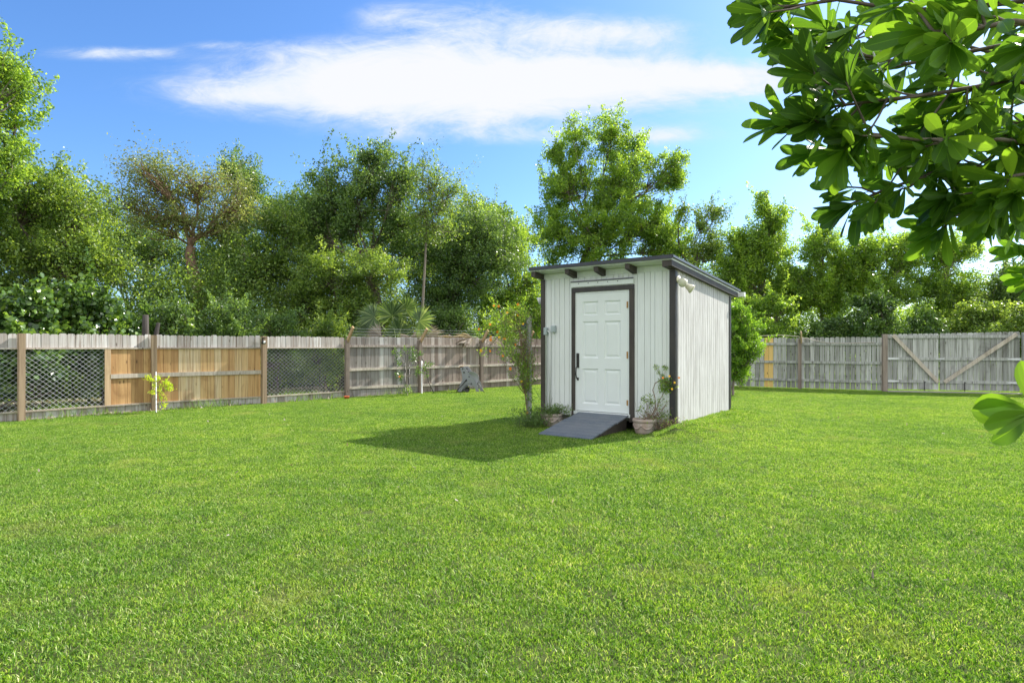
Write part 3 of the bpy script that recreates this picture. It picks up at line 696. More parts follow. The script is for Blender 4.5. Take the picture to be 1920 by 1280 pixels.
    # rafters, end beams
    for c in (.64, 1.18, 1.73):
        m2 = MB(); m2.add([(c, -.27, zt(-.27) - .075), (c + .075, -.27, zt(-.27) - .075), (c + .075, 0, zt(0) - .11), (c, 0, zt(0) - .11), (c, -.27, zt(-.27)), (c + .075, -.27, zt(-.27)), (c + .075, 0, zt(0)), (c, 0, zt(0))],
                          [(0, 3, 2, 1), (4, 5, 6, 7), (0, 1, 5, 4), (1, 2, 6, 5), (2, 3, 7, 6), (3, 0, 4, 7)]); B(m2, 'rafter_end', 'trim_brown')
    for x0_, x1_ in ((SW + .003, SW + .062), (-.035, -.003)):
        m2 = MB(); slab(m2, x0_, x1_, yf + .03, yb - .03, -.085, .002); B(m2, 'barge_board', 'black' if x0_ < 0 else 'trim_brown')
    for x0_, x1_ in ((SW - .09, SW + .003), (-.002, .05)):
        m2 = MB(); slab(m2, x0_, x1_, yf + .03, -.001, -.09, .002); B(m2, 'rafter_end', 'trim_brown')
    m2 = MB(); m2.box(SW - .3, SW + .16, SL + .32, SL + .42, zt(SL) - .09, zt(SL) - .005); m2.tube([(SW + .02, SL + .37, zt(SL) - .05), (SW + .02, SL + .37, zt(SL) - .051)], .01, 5)
    B(m2, 'gutter', 'lamp_white2')
    # corner trims
    m2 = MB(); m2.box(SW - .085, SW + .012, -.016, -.0005, .13, zt(0) - .095); m2.box(SW + .0005, SW + .014, .0, .075, .13, zt(.07) - .10); B(m2, 'corner_trim', 'black', bevel=.002)
    m2 = MB(); m2.box(-.012, .075, -.016, -.0005, .10, zt(0) - .095); B(m2, 'corner_trim', 'trim_brown', bevel=.002)
    m2 = MB(); m2.box(SW + .0005, SW + .014, SL - .075, SL + .012, .12, zt(SL) - .10); B(m2, 'corner_trim', 'black', bevel=.002)
    # door frame
    for x0_, x1_, z0_, z1_, mt in ((tx0, dx0 - .001, .14, sz(1076, 540.5), 'trim_brown'), (dx1 + .001, tx1, .14, sz(1076, 540.5), 'trim_brown')):
        m2 = MB(); m2.box(x0_, x1_, -.022, -.0005, z0_, z1_ - .075); B(m2, 'door_trim', mt, bevel=.002)
    m2 = MB(); m2.box(tx0, tx1, -.022, -.0005, sz(1076, 540.5) - .0735, sz(1076, 540.5)); B(m2, 'door_trim', 'black', bevel=.002)
    m2 = MB(); m2.box(dx0 + .0, dx0 + .012, -.004, .06, dz0, dz1); m2.box(dx1 - .03, dx1 - .001, -.004, .06, dz0, dz1); m2.box(dx0 + .0125, dx1 - .0305, -.004, .06, dz1 - .018, dz1 - .001); B(m2, 'door_jamb', 'white')
    m2 = MB(); m2.box(dx0 - .02, dx1 + .02, -.03, .06, dz0 - .055, dz0 - .004); B(m2, 'threshold', 'white')
    # header board over the door
    m2 = MB(); m2.box(tx0, tx1 - .01, -.032, -.0005, sz(1130, 535.5), sz(1130, 525.0)); hb = B(m2, 'header_board', 'white', bevel=.003)
    m2 = MB(); m2.box(tx0 - .005, tx1 - .005, -.045, -.033, sz(1130, 526.5), sz(1130, 524.2)); B(m2, 'flashing', 'roof_metal', hb)
    for i in range(5):
        m2 = MB(); m2.tube([(tx0 + .15 + i * .18, -.033, sz(1130, 529)), (tx0 + .15 + i * .18, -.0375, sz(1130, 529))], .008, 6); B(m2, 'screw', 'iron', hb)
    # door
    a, b = dx0 + .015, dx1 - .033; z0, z1 = dz0 + .006, dz1 - .021; w = b - a
    m2 = MB(); st = .125; ml = .115; xm = (a + b) / 2
    m2.box(a, a + st, 0, .035, z0, z1, .3); m2.box(b - st, b, 0, .035, z0, z1, .3)
    H = z1 - z0
    rails = [(z0, z0 + .12), (z0 + .70, z0 + .88), (z0 + 1.485, z0 + 1.585), (z0 + 1.815, z1)]
    for r0, r1 in rails: m2.box(a + st, b - st, 0, .035, r0, r1, .3)
    for (r0, r1), (s0, s1) in zip(rails[:-1], rails[1:]):
        m2.box(xm - ml / 2, xm + ml / 2, 0, .035, r1, s0, .3)
        for pa, pb in ((a + st, xm - ml / 2), (xm + ml / 2, b - st)):
            # sunk field with sloping moulding and a raised centre
            q0, q1 = r1, s0
            def ring(i, y): return [(pa + i, y, q0 + i), (pb - i, y, q0 + i), (pb - i, y, q1 - i), (pa + i, y, q1 - i)]
            rr = ring(0, .002) + ring(.012, .016) + ring(.028, .018) + ring(.055, .007)
            fs = [(j * 4 + i, j * 4 + (i + 1) % 4, j * 4 + 4 + (i + 1) % 4, j * 4 + 4 + i) for j in range(3) for i in range(4)] + [(12, 13, 14, 15)]
            m2.add(rr, fs, .3)
    door = B(m2, 'door', 'white')
    m2 = MB(); hx = a + .035; m2.box(hx - .024, hx + .024, -.014, -.0005, sz(1086, 689), sz(1086, 662)); m2.disc((hx, -.014, sz(1086, 667)), (0, -1, 0), .016, .012, 14)
    zz = sz(1086, 690); zl = sz(1086, 711)
    m2.tube([(hx - .004, -.012, zz + .03), (hx - .004, -.055, zz + .01), (hx - .004, -.062, (zz + zl) / 2), (hx - .004, -.05, zl + .03), (hx, -.012, zl + .01)], .0105, 8)
    m2.box(hx - .016, hx + .016, -.012, -.0005, zl - .015, zl + .03); B(m2, 'handle', 'iron', door, .002)
    for y0_, y1_ in ((577, 565), (672, 659), (760, 750)):
        m2 = MB(); m2.tube([(b + .004, -.010, sz(1178, y0_)), (b + .004, -.010, sz(1178, y1_))], .008, 8); m2.box(b - .02, b + .0, -.003, -.0002, sz(1178, y0_), sz(1178, y1_)); B(m2, 'hinge', 'brass', door)
    # electric boxes and conduits
    m2 = MB(); x = sx(1040); m2.box(x - .045, x + .04, -.06, -.0005, sz(1040, 623), sz(1040, 610.5)); m2.box(x - .04, x + .036, -.068, -.0605, sz(1040, 622.5), sz(1040, 611)); B(m2, 'socket_box', 'greybox', bevel=.004)
    m2 = MB(); x = sx(1025.5); m2.box(x - .03, x + .03, -.07, -.0005, sz(1025, 628), sz(1025, 614)); B(m2, 'switch_box', 'greybox', bevel=.01)
    m2 = MB(); m2.tube([(x, -.03, sz(1025, 627)), (x, -.03, .12)], .014, 8); x2 = sx(1033)
    m2.tube([(x + .03, -.03, sz(1025, 620)), (x2, -.03, sz(1025, 624)), (x2, -.03, sz(1025, 634)), (x2, -.03, .12)], .014, 8); B(m2, 'conduit', 'wall_white')
    # flood lights with two heads
    def flood(base, heads, nm, mat, out):
        m3 = MB(); m3.disc(base, out, .052, .03, 18); f = B(m3, nm, mat)
        for c, dr in heads:
            c = np.array(c); dr = np.array(dr, float); dr /= np.linalg.norm(dr); m3 = MB()
            prof = [(-.07, .028), (-.055, .034), (-.02, .046), (.03, .064), (.055, .070)]
            m3.tube([c + dr * p for p, r in prof], [r for p, r in prof], 18); m3.tube([c + dr * .056, c + dr * .0575], [.062, .061], 18)
            hd = B(m3, 'lamp_head', mat, f)
            m3 = MB(); m3.tube([np.array(base) + np.array(out) * .03, c - dr * .06], .016, 8); B(m3, 'knuckle', 'trim_brown', f)
    flood((SW + .016, .07, 2.36), [((SW + .13, .02, 2.31), (-.15, -1, -.25)), ((SW + .15, .19, 2.24), (.9, .1, -.65))], 'flood_light', 'lamp_white', (1, 0, 0))
    flood((-.003, .2, 2.21), [((-.10, .12, 2.16), (-.8, -.5, -.4)), ((-.07, .30, 2.10), (-.4, .3, -.9))], 'flood_light', 'lamp_white2', (-1, 0, 0))
    return root
SHED = build_shed()
def shl(x, y, z): return SFL + U * x + Vv * y + np.array([0, 0, z])

def build_ramp():
    root = thing('ramp', 'dark blue grey boarded ramp leading up to the shed door', 'ramp', SFL, SRZ)
    x0, x1, y1, zt_, zb = sx(1087), sx(1180), -1.21, .245, .022
    n = 9
    for i in range(n):
        f0, f1 = i / n, (i + 1) / n; g = .016
        ya, yb = y1 * f0 - .035 - (g if i else 0), y1 * f1 - .035; sag = lambda f: zt_ + (zb - zt_) * f + .0
        m = MB(); za, zb_ = sag(f0), sag(f1); j = rnd.uniform(-.008, .008)
        m.add([(x0 + j, yb, zb_ - .025), (x1 + j, yb, zb_ - .025), (x1 + j, ya, za - .025), (x0 + j, ya, za - .025), (x0 + j, yb, zb_), (x1 + j, yb, zb_), (x1 + j, ya, za), (x0 + j, ya, za)],
              [(0, 3, 2, 1), (4, 5, 6, 7), (0, 1, 5, 4), (1, 2, 6, 5), (2, 3, 7, 6), (3, 0, 4, 7)]); m.build('plank', M['ramp'], root, local=True, bevel=.003)
    for x in (x0 + .03, x1 - .07):
        m = MB(); m.add([(x, -.04, -.05), (x + .04, -.04, -.05), (x + .04, y1 + .1, -.05), (x, y1 + .1, -.05), (x, -.04, zt_ - .03), (x + .04, -.04, zt_ - .03), (x + .04, y1 + .1, zb - .012), (x, y1 + .1, zb - .012)],
                        [(0, 1, 2, 3), (7, 6, 5, 4), (4, 5, 1, 0), (5, 6, 2, 1), (6, 7, 3, 2), (7, 4, 0, 3)]); m.build('stringer', M['trim_brown'], root, local=True)
build_ramp()

# ---------------------------------------------------------------- pots and plants by the shed
def pot(c, r, h, label):
    root = thing('flower_pot', label, 'flower pot', c, 0, 'flower pots at the shed front')
    m = MB(); m.lathe(c, [(r * .0, 0), (r * .74, 0), (r * .82, h * .15), (r * .93, h * .5), (r * .97, h * .74), (r * .95, h * .78)], 32); body = m.build('body', M['terracotta'], root)
    m = MB(); m.lathe(c, [(r * .96, h * .78), (r * 1.04, h * .80), (r * 1.05, h * .93), (r * 1.02, h), (r * .9, h), (r * .88, h * .85)], 32); m.build('rim', M['terracotta'], root)
    m = MB()   # raised swag relief
    for k in range(6):
        a0 = 2 * PI * k / 6; pp = []
        for i in range(9):
            a = a0 + (i / 8) * 2 * PI / 6; z = h * (.60 - .22 * math.sin(PI * i / 8)); rr = r * (.82 + .15 * z / (h * .74)) + .004
            pp.append(np.array(c) + np.array([rr * math.cos(a), rr * math.sin(a), z]))
        m.tube(pp, [.004 + .009 * math.sin(PI * i / 8) for i in range(9)], 6)
        m.disc(pp[0], pp[0] - np.array(c) - np.array([0, 0, h * .6]), .018, .008, 10)
    m.build('relief', M['terracotta'], root)
    m = MB(); m.lathe(c, [(0, h * .86), (r * .87, h * .86)], 24); m.build('soil', M['soil'], root)
PR = np.array([2.035, 9.40, 0]) ; PL = np.array([.665, 10.33, 0])
pot(PR, .178, .235, 'pale clay pot with raised swags, standing right of the ramp')
pot(PL, .178, .215, 'pale clay pot half hidden behind the left side of the ramp')

def sprig(mb, a, b, r=.004): 
    p = bend(a, b, .12, 4, .05); mb.tube(p, [r, r * .9, r * .8, r * .6, r * .4], 5, cap=False); return p
def flower(parent, c, r, mat, nrm=(0, -1, .3)):
    nrm = unit(np.array(nrm, float)); a = unit(np.cross(nrm, np.array([.1, .2, 1.]))); b = np.cross(nrm, a); m = MB(); n = 7
    for k in range(n):
        an = 2 * PI * k / n; d1 = math.cos(an) * a + math.sin(an) * b; e = -math.sin(an) * a + math.cos(an) * b
        m.add([c, c + d1 * r * .55 + e * r * .34, c + d1 * r + nrm * r * .1, c + d1 * r * .55 - e * r * .34], [(0, 1, 2, 3)])
    m.tube([c - nrm * r * .05, c + nrm * r * .18], r * .18, 8); return m.build('flower', M[mat], parent)
def foliage(parent, pts, n, spread, ls, mat, name='leaves', ratio=.35, droop=.3):
    pts = np.array(pts); P = pts[rng.integers(0, len(pts), n)] + rng.normal(size=(n, 3)) * spread
    V, Fc, tt = leaves(P, ls * rng.uniform(.6, 1.4, n), ratio, np.clip(rng.normal(.5, .22, n), 0, 1), None, droop)
    return link(name, npmesh(name, V - np.array(parent.location), Fc, tt), M[mat], parent)
def pot_plants():
    c = PR + np.array([0, 0, .2]); D = 9.35
    root = thing('potted_plant', 'leggy plant with yellow orange flowers in the pot right of the ramp', 'plant', c)
    m = MB(); P3 = lambda x, y, dd=0: at(x, y, D + dd)
    m.tube([P3(1222, 780), P3(1229, 765), P3(1228, 745), P3(1224, 731), P3(1228, 719), P3(1238, 712), P3(1248, 711)], [.009, .008, .007, .007, .006, .005, .004], 6)
    m.tube([P3(1230, 770), P3(1236, 752), P3(1244, 737), P3(1250, 722)], [.006, .005, .004, .003], 6)
    m.tube([P3(1240, 712), P3(1236, 700), P3(1230, 690), P3(1227, 683)], .003, 5); m.tube([P3(1246, 711), P3(1247, 696), P3(1246, 684)], .003, 5)
    ends = []
    for k in range(46):
        e = P3(rnd.uniform(1190, 1262), rnd.uniform(742, 790), rnd.uniform(-.12, .15)); sprig(m, P3(rnd.uniform(1205, 1240), 785), e, .003); ends.append(e)
    for k in range(16):
        e = P3(rnd.gauss(1252, 9), rnd.gauss(722, 9), rnd.uniform(-.1, .1)); sprig(m, P3(1248, 715), e, .0025)
    m.build('stems', M['twig'], root)
    foliage(root, [P3(1250 + i, 722 + j) for i in (-10, 0, 10) for j in (-9, 0, 9)] + [P3(1262, 725)], 620, .028, .040, 'leaf_vine')
    foliage(root, [P3(1230, 688), P3(1236, 698), P3(1242, 704), P3(1247, 688)], 170, .022, .032, 'leaf_vine')
    foliage(root, ends[:24] + [P3(1235, 765), P3(1250, 775), P3(1240, 780)], 560, .03, .038, 'leaf_a')
    for (x, y, mt) in ((1255, 705, 'yellow_petal'), (1243, 708, 'orange_petal'), (1273, 708, 'orange_petal'), (1260, 729, 'yellow_petal'), (1265, 717, 'yellow_petal')): flower(root, P3(x, y, -.06), .02, mt)
    # dry clump beside the pot
    c2 = np.array([2.33, 9.25, 0]); root = thing('dry_plant', 'clump of dry brown stems between the right pot and the shed corner', 'plant', c2); m = MB(); tips = []
    for k in range(150):
        a = rnd.uniform(0, 2 * PI); L = rnd.uniform(.08, .26); p0 = c2 + np.array([rnd.gauss(0, .05), rnd.gauss(0, .04), .04]); e = p0 + np.array([math.cos(a) * L, math.sin(a) * L * .6, rnd.uniform(-.02, .22)]); e[2] = max(e[2], .05)
        m.tube(bend(p0, e, .15, 3, .15), [.003, .003, .002, .001], 4, cap=False); tips.append(e)
    m.build('stems', M['twig'], root); foliage(root, tips, 380, .03, .03, 'leaf_dead'); foliage(root, [t for t in tips if t[2] > .1], 130, .03, .04, 'leaf_vine', 'green_leaves')
    c = PL + np.array([0, 0, .18]); root = thing('potted_plant', 'sprawling thin leaved plant in the pot left of the ramp', 'plant', c); m = MB(); ends = []
    for k in range(90):
        a = rnd.uniform(0, 2 * PI); L = rnd.uniform(.1, .36); e = c + np.array([math.cos(a) * L, math.sin(a) * L * .5 - .06, rnd.uniform(.02, .17)]); m.tube(bend(c, e, .1, 3, .1), [.003, .003, .002, .001], 4, cap=False); ends.append(e)
    for k in range(4): e = c + np.array([rnd.uniform(-.3, .1), -.05, rnd.uniform(.25, .5)]); m.tube(bend(c, e, .1, 3), [.006, .005, .004, .002], 5, cap=False)
    m.build('stems', M['stem'], root); foliage(root, ends, 900, .028, .045, 'leaf_b', ratio=.25)
    c2 = np.array([.34, 10.2, 0]); root = thing('weed_clump', 'low dark green weeds around the left corner of the shed and the vine post', 'plant', c2); m = MB(); ends = []
    for k in range(80):
        p0 = c2 + np.array([rnd.gauss(0, .13), rnd.gauss(0, .14), 0]); e = p0 + np.array([rnd.gauss(0, .07), rnd.gauss(0, .07), rnd.uniform(.08, .30)]); m.tube(bend(p0, e, .1, 2), [.003, .002, .001], 4, cap=False); ends += [e, (e + p0) / 2]
    m.build('stems', M['stem'], root); foliage(root, ends, 1300, .035, .04, 'leaf_b', ratio=.4)
pot_plants()

def vine_post():
    b = gnd(992, 789); D = b[1]
    root = thing('wooden_post', 'grey weathered post standing left of the shed, wrapped in flowering vine', 'post', b)
    m = MB(); m.obox(b + np.array([-.045, -.045, -.1]), (.09, .0, 0), (0, .09, 0), (.0, 0, 1.35 + (648 - 596) / F * D + .1), .5); m.build('post_shaft', M['silver_wood'], root)
    q = at(983, 613, D - .09); s = thing('solar_lamp', 'small dark blue solar lamp fixed to the top of the vine post', 'lamp', q)
    m = MB(); m.obox(q + np.array([-.045, -.05, .0]), (.085, 0, .035), (0, .09, 0), (-.01, 0, .025)); m.build('panel', M['blue'], s)
    m = MB(); m.obox(q + np.array([-.04, -.04, -.05]), (.07, 0, .01), (0, .07, 0), (0, 0, .045)); m.build('housing', M['blue'], s, bevel=.004)
    m = MB(); m.disc(q + np.array([-.01, -.005, -.075]), (0, 0, 1), .03, .022, 14); m.build('lens', M['glass_y'], s)
    v = thing('flowering_vine', 'airy green vine with orange flowers climbing the post left of the shed', 'vine', b + np.array([-.08, -.12, 0]))
    P3 = lambda x, y, dd=0: at(x, y, D + dd); m = MB(); ends = []
    main = [P3(990, 785, -.1), P3(985, 740, -.12), P3(988, 700, -.1), P3(982, 660, -.12), P3(975, 620, -.1), P3(960, 585, -.1)]; m.tube(main, [.014, .012, .010, .008, .007, .005], 6)
    blobs = [(965, 590, 38, 28, 26), (950, 625, 32, 20, 20), (962, 650, 34, 24, 30), (980, 680, 22, 28, 24), (984, 715, 15, 24, 16), (930, 610, 25, 18, 9), (985, 575, 25, 20, 14), (1003, 700, 9, 30, 6), (996, 735, 9, 16, 5)]
    for (x, y, rx, ry, k) in blobs:
        for i in range(k):
            e = P3(rnd.gauss(x, rx * .5), rnd.gauss(y, ry * .5), rnd.gauss(-.1, .22)); s = main[rnd.randint(1, 5)]; m.tube(bend(s, e, .12, 3, .08), [.004, .003, .0025, .0015], 4, cap=False); ends.append(e); ends.append((e * .75 + s * .25))
    for (x, y) in ((905, 610), (900, 622), (915, 580), (930, 570), (905, 660), (912, 655), (895, 618), (925, 560)): e = P3(x, y); m.tube(bend(P3(955, 610), e, .06, 3), [.005, .004, .003, .002], 5, cap=False); ends.append(e)
    m.build('stems', M['twig'], v); foliage(v, ends, 5200, .045, .048, 'leaf_vine', ratio=.28)
    for i, (x, y) in enumerate(((951, 586), (971, 591), (935, 574), (971, 571), (981, 607), (919, 608), (933, 622), (898, 617), (936, 632), (920, 637), (920, 631), (919, 658), (902, 657), (966, 646), (943, 667), (957, 691), (978, 715), (926, 573), (946, 635), (988, 773))):
        flower(v, P3(x, y, -.2), .026 if i % 3 else .034, 'orange_petal' if i % 4 else 'yellow_petal', (rnd.gauss(0, .4), -1, rnd.gauss(.3, .4)))
vine_post()

# ---------------------------------------------------------------- small things along the left fence
def small_things():
    # young sapling with its white stake
    b = gnd(293, 768); D = b[1] - .55; b = np.array([(293 - CX) / F * D, D, 0])
    m = MB(); m.tube([b, at(292.5, 697, D)], .010, 8); tag(m.build('plant_stake', M['pvc']), 'thin white stake holding a young tree against the fence', 'stake')
    root = thing('sapling', 'tiny bright yellow green sapling tied to a white stake by the tan fence boards', 'sapling', b + np.array([.05, .0, 0])); m = MB(); P3 = lambda x, y: at(x, y, D)
    tips = [P3(277, 707), P3(284, 712), P3(290, 722), P3(286, 735), P3(312, 716), P3(318, 722), P3(306, 722), P3(300, 732), P3(305, 745), P3(308, 758), P3(318, 728), P3(296, 708)]
    m.tube([P3(298, 769), P3(299, 745), P3(296, 725), P3(297, 708)], [.008, .007, .006, .004], 6)
    for t in tips: m.tube(bend(P3(298, 740 if t[2] < .6 else 726), t, .1, 3, .08), [.004, .003, .003, .002], 4, cap=False)
    m.build('stem', M['stem'], root); foliage(root, tips, 420, .035, .06, 'leaf_lime', ratio=.35, droop=1.0)
    # clay cap
    b = gnd(650, 747.5); m = MB(); m.lathe(b, [(0, 0), (.055, 0), (.062, .05), (.070, .052), (.070, .072), (.06, .072), (.055, .03)], 20); tag(m.build('clay_pot', M['orange_clay']), 'tiny orange clay pot at the foot of the fence post', 'flower pot')
    # small black spotlight on the post
    q = LF[4] + np.array([0, 0, 0]); D = q[1] - .12; root = thing('spotlight', 'small black spotlight fixed near the top of the post beside the tan boards', 'lamp', at(495, 640, D))
    m = MB(); m.obox(at(491, 633.5, D - .05), (.085, 0, 0), (0, .09, 0), (0, 0, .012)); m.build('bracket', M['iron'], root)
    m = MB(); m.obox(at(491, 642, D), (.02, 0, 0), (0, .02, 0), (0, 0, .1)); m.build('arm', M['iron'], root)
    m = MB(); m.tube([at(492, 643, D), at(494, 641.5, D - .07), at(495, 641.5, D - .10)], [.028, .043, .046], 14); m.build('lamp_head', M['iron'], root)
    m = MB(); m.tube([at(495, 641.5, D - .101), at(495, 641.5, D - .104)], .030, 14); m.build('lens', M['lamp_white2'], root)
    # citrus like bush with black stakes
    b = gnd(765, 741); D = b[1]; P3 = lambda x, y, dd=0: at(x, y, D + dd)
    root = thing('small_fruit_tree', 'thin little fruit tree with one orange fruit between black stakes at the fence', 'tree', b); m = MB(); tips = []
    m.tube([P3(764, 742), P3(763, 715), P3(762, 700), P3(761, 684)], [.014, .012, .011, .008], 6)
    for (x, y) in ((738, 658), (745, 668), (752, 661), (760, 655), (772, 655), (783, 664), (790, 662), (748, 680), (775, 676), (783, 690), (790, 700), (742, 703), (752, 708), (748, 700), (770, 665), (800, 684), (808, 682), (796, 690), (800, 703), (780, 699), (774, 672)):
        e = P3(x, y, rnd.uniform(-.12, .12)); m.tube(bend(P3(762, 690 if y < 690 else 706), e, .08, 3, .06), [.006, .005, .004, .002], 4, cap=False); tips.append(e)
    m.build('stems', M['pale_bark'], root); foliage(root, tips, 620, .05, .062, 'leaf_g', ratio=.45); foliage(root, [P3(x, 728 + 4 * (x % 3)) for x in (755, 760, 765, 770, 764)], 240, .07, .05, 'leaf_vine', 'sucker_leaves')
    m = MB(); m.lathe(P3(749, 706, -.1) - np.array([0, 0, .028]), [(0, 0), (.016, .004), (.027, .018), (.028, .03), (.02, .048), (0, .056)], 12); m.build('fruit', M['orange_petal'], root)
    for x in (759.5, 767.5):
        m = MB(); m.tube([at(x, 737, D + .05), at(x, 680, D + .05)], .012, 6); tag(m.build('garden_stake', M['hose']), 'thin black stake %s of the little fruit tree trunk' % ('left' if x < 760 else 'right'), 'stake')
    D2 = gnd(791, 738)[1]; m = MB(); m.tube([gnd(791, 738), at(790.5, 690, D2), at(790.5, 681, D2)], [.013, .013, .013], 10); m.tube([at(790.5, 681.5, D2), at(790.5, 676, D2)], .018, 10)
    tag(m.build('standpipe', M['pvc']), 'upright white pipe in front of the fence post by the fruit tree', 'pipe')
    m = MB(); m.tube([at(791, 672, D2 - .02), at(796, 680, D2 - .1), at(800, 698, D2 - .1), at(803, 715, D2 - .1), at(813, 736, D2 - .1)], .011, 6); tag(m.build('hose', M['hose']), 'black hose hanging from the white pipe down to the grass', 'hose')
    # hose reel cart
    b = gnd(880, 735); D = b[1]; P3 = lambda x, y, dd=0: at(x, y, D + dd)
    root = thing('hose_reel_cart', 'grey plastic hose reel cart standing on the lawn by the fence', 'hose reel', b)
    for dd, nm in ((-.17, 'side_frame'), (.17, 'side_frame')):
        sh = 0 if dd < 0 else 8
        m = MB(); T = np.array([0, .025, 0])
        for poly in ([(863, 687), (871, 687), (884, 712), (876, 712), (866, 706)], [(868, 706), (886, 700), (893, 712), (898, 733), (891, 733), (887, 722), (876, 714)], [(868, 706), (876, 712), (868, 724), (861, 733), (856, 733), (862, 720)], [(876, 700), (886, 700), (890, 712), (880, 716), (872, 712)]):
            pass
        outer = [(862, 687), (870, 686.5), (880, 702), (888, 708), (893, 717), (899, 734), (893, 734), (889, 724), (883, 719), (876, 719), (870, 724), (865, 734), (858, 734), (862, 722), (867, 711), (866, 700)]
        m.prism([P3(x + sh, y, dd) for x, y in outer][::-1], T); m.build(nm, M['reel_grey'], root)
        m = MB()
        for (x, y, r) in ((867.5, 691, .022), (870, 698, .026), (879.5, 706, .02), (874.5, 714, .016), (884, 719, .018)): m.tube([P3(x + sh, y, dd - .003), P3(x + sh, y, dd - .001)], r, 7)
        m.build('frame_slots', M['iron'], root)
    m = MB(); c = P3(884, 710, 0)
    for dd in (-.13, .16): m.tube([c + np.array([0, dd, 0]), c + np.array([0, dd + .015, 0])], .21, 24)
    m.tube([c + np.array([0, -.12, 0]), c + np.array([0, .12, 0])], .08, 16); m.build('reel_drum', M['reel_light'], root)
    m = MB(); pp = []
    for i in range(160):
        a = i / 160 * 2 * PI * 9; r = .13; pp.append(c + np.array([math.cos(a) * r, -.1 + .2 * i / 160, math.sin(a) * r]))
    m.tube(pp, .012, 5); m.tube([P3(875, 711, -.2), P3(867, 721, -.22), P3(860, 728, -.25), P3(856, 734, -.28)], .012, 6); m.tube([P3(889, 709, -.05), P3(898, 720, -.05), P3(903, 728, -.1), P3(908, 735, -.2)], .011, 6); m.build('hose', M['hose'], root)
    m = MB(); m.obox(P3(861, 689, -.17), (.10, 0, .01), (0, .36, 0), (0, 0, .03)); m.build('handle', M['arm_wood'], root)
    for dd in (-.2, .2):
        m = MB(); m.tube([P3(876, 730, dd), P3(876, 730, dd + .035)], .075, 18); m.build('wheel', M['iron'], root)
    m = MB(); m.obox(P3(858, 734, -.15), (.12, 0, 0), (0, .3, 0), (0, 0, .09)); m.build('foot_tray', M['iron'], root)
small_things()

# ---------------------------------------------------------------- fan palms
def frond(parent, c, r, direction, normal, mat, n=30, span=300, pet=None):
    d = unit(np.array(direction, float)); nn = unit(np.array(normal, float)); nn = unit(nn - d * np.dot(nn, d)); s = np.cross(nn, d); m = MB()
    for k in range(n):
        a = R(-span / 2 + span * k / (n - 1)); dd = math.cos(a) * d + math.sin(a) * s; e = -math.sin(a) * d + math.cos(a) * s
        L = r * (1 - .25 * abs(a) / PI) * rnd.uniform(.9, 1.05); w = r * .048; fold = nn * w * (1 if k % 2 else -1) * .7; dr = np.array([0, 0, -1]) * L * rnd.uniform(.02, .16)
        m.add([c + nn * 0, c + dd * L * .5 + e * w + fold, c + dd * L + dr, c + dd * L * .5 - e * w - fold * .2], [(0, 1, 2, 3)], min(1, max(0, rnd.gauss(.5, .25))))
    if pet is not None: m.tube(bend(pet, c, .06, 4, .05), [r * .022] * 5, 5, .9)
    return m.build('frond', M[mat], parent)
def palms():
    D = 18.6; b = at(738, HY, D); b[2] = 0; root = thing('fan_palm', 'fan palm rising behind the grey fence, one pale frond catching the sun', 'palm', b); base = at(742, 640, D)
    m = MB(); m.tube([b, at(742, 640, D)], [.13, .12], 10); m.build('trunk', M['bark'], root)
    for (x, y, r, dx, dz, nx, mt) in ((735, 592, .66, -.05, 1, .1, 'leaf_palm'), (702, 594, .62, -1, .25, .4, 'leaf_palm'), (786, 602, .64, .75, .35, .1, 'leaf_palm'), (762, 580, .55, .5, 1, .5, 'leaf_palm'), (690, 622, .55, -1, -.2, .3, 'leaf_palm'),
                                       (748, 622, .6, .0, 1, .7, 'leaf_palm'), (800, 630, .6, 1, -.3, .3, 'leaf_dead'), (715, 630, .6, -.6, -.6, .3, 'leaf_dead'), (770, 632, .5, .3, -1, .2, 'leaf_dead')):
        frond(root, at(x, y, D + rnd.uniform(-.3, .3)), r, (dx, -.25, dz), (nx, -1, .35), mt, 34, 250, base)
    D = 19.5; b = at(880, HY, D); b[2] = 0; root = thing('dead_palm_fronds', 'heap of grey dead palm fronds slumped on the fence top', 'palm fronds', b)
    for (x, y, r, dx, dz) in ((850, 632, .6, -1, -.15), (885, 632, .7, -1, -.02), (830, 636, .5, -1, -.3), (915, 634, .5, .8, -.3), (868, 638, .5, -.9, -.4), (800, 632, .5, -1, .05)):
        frond(root, at(x, y, D - .5), r, (dx, -.3, dz), (.1, -.35, 1), 'leaf_dead', 40, 150, at(905, 642, D))
    D = 13.2; b = at(200, HY, D + .6); b[2] = 0; root = thing('fan_palm', 'blue grey fan palm seen through the chain link, left of the tan boards', 'palm', b); m = MB(); m.tube([b, b + np.array([0, 0, .9])], .1, 8); m.build('trunk', M['bark'], root)
    for (x, y, r, dx, dz) in ((195, 672, .5, -1, .1), (190, 700, .4, -.7, -.6), (205, 660, .5, -.6, .8), (215, 665, .5, .8, .4), (168, 728, .3, .1, -1)): frond(root, at(x, y, D + .3), r, (dx, -.2, dz), (.1, -1, .3), 'leaf_palm', 30, 200, b + np.array([0, 0, .9]))
    D = 22; b = at(415, HY, D); b[2] = 0; root = thing('fan_palm', 'distant fan palm half buried in the trees right of the red trunk', 'palm', b); m = MB(); m.tube([b, at(412, 550, D)], .12, 8); m.build('trunk', M['bark'], root)
    for (x, y, r, dx, dz) in ((405, 522, .75, -.5, .6), (425, 528, .7, .8, .4), (418, 560, .7, .4, -.8), (398, 552, .6, -1, -.2), (415, 510, .6, .1, 1)): frond(root, at(x, y, D + rnd.uniform(-.3, .3)), r, (dx, -.2, dz), (.1, -1, .3), 'leaf_palm', 30, 220, at(412, 550, D))
palms()

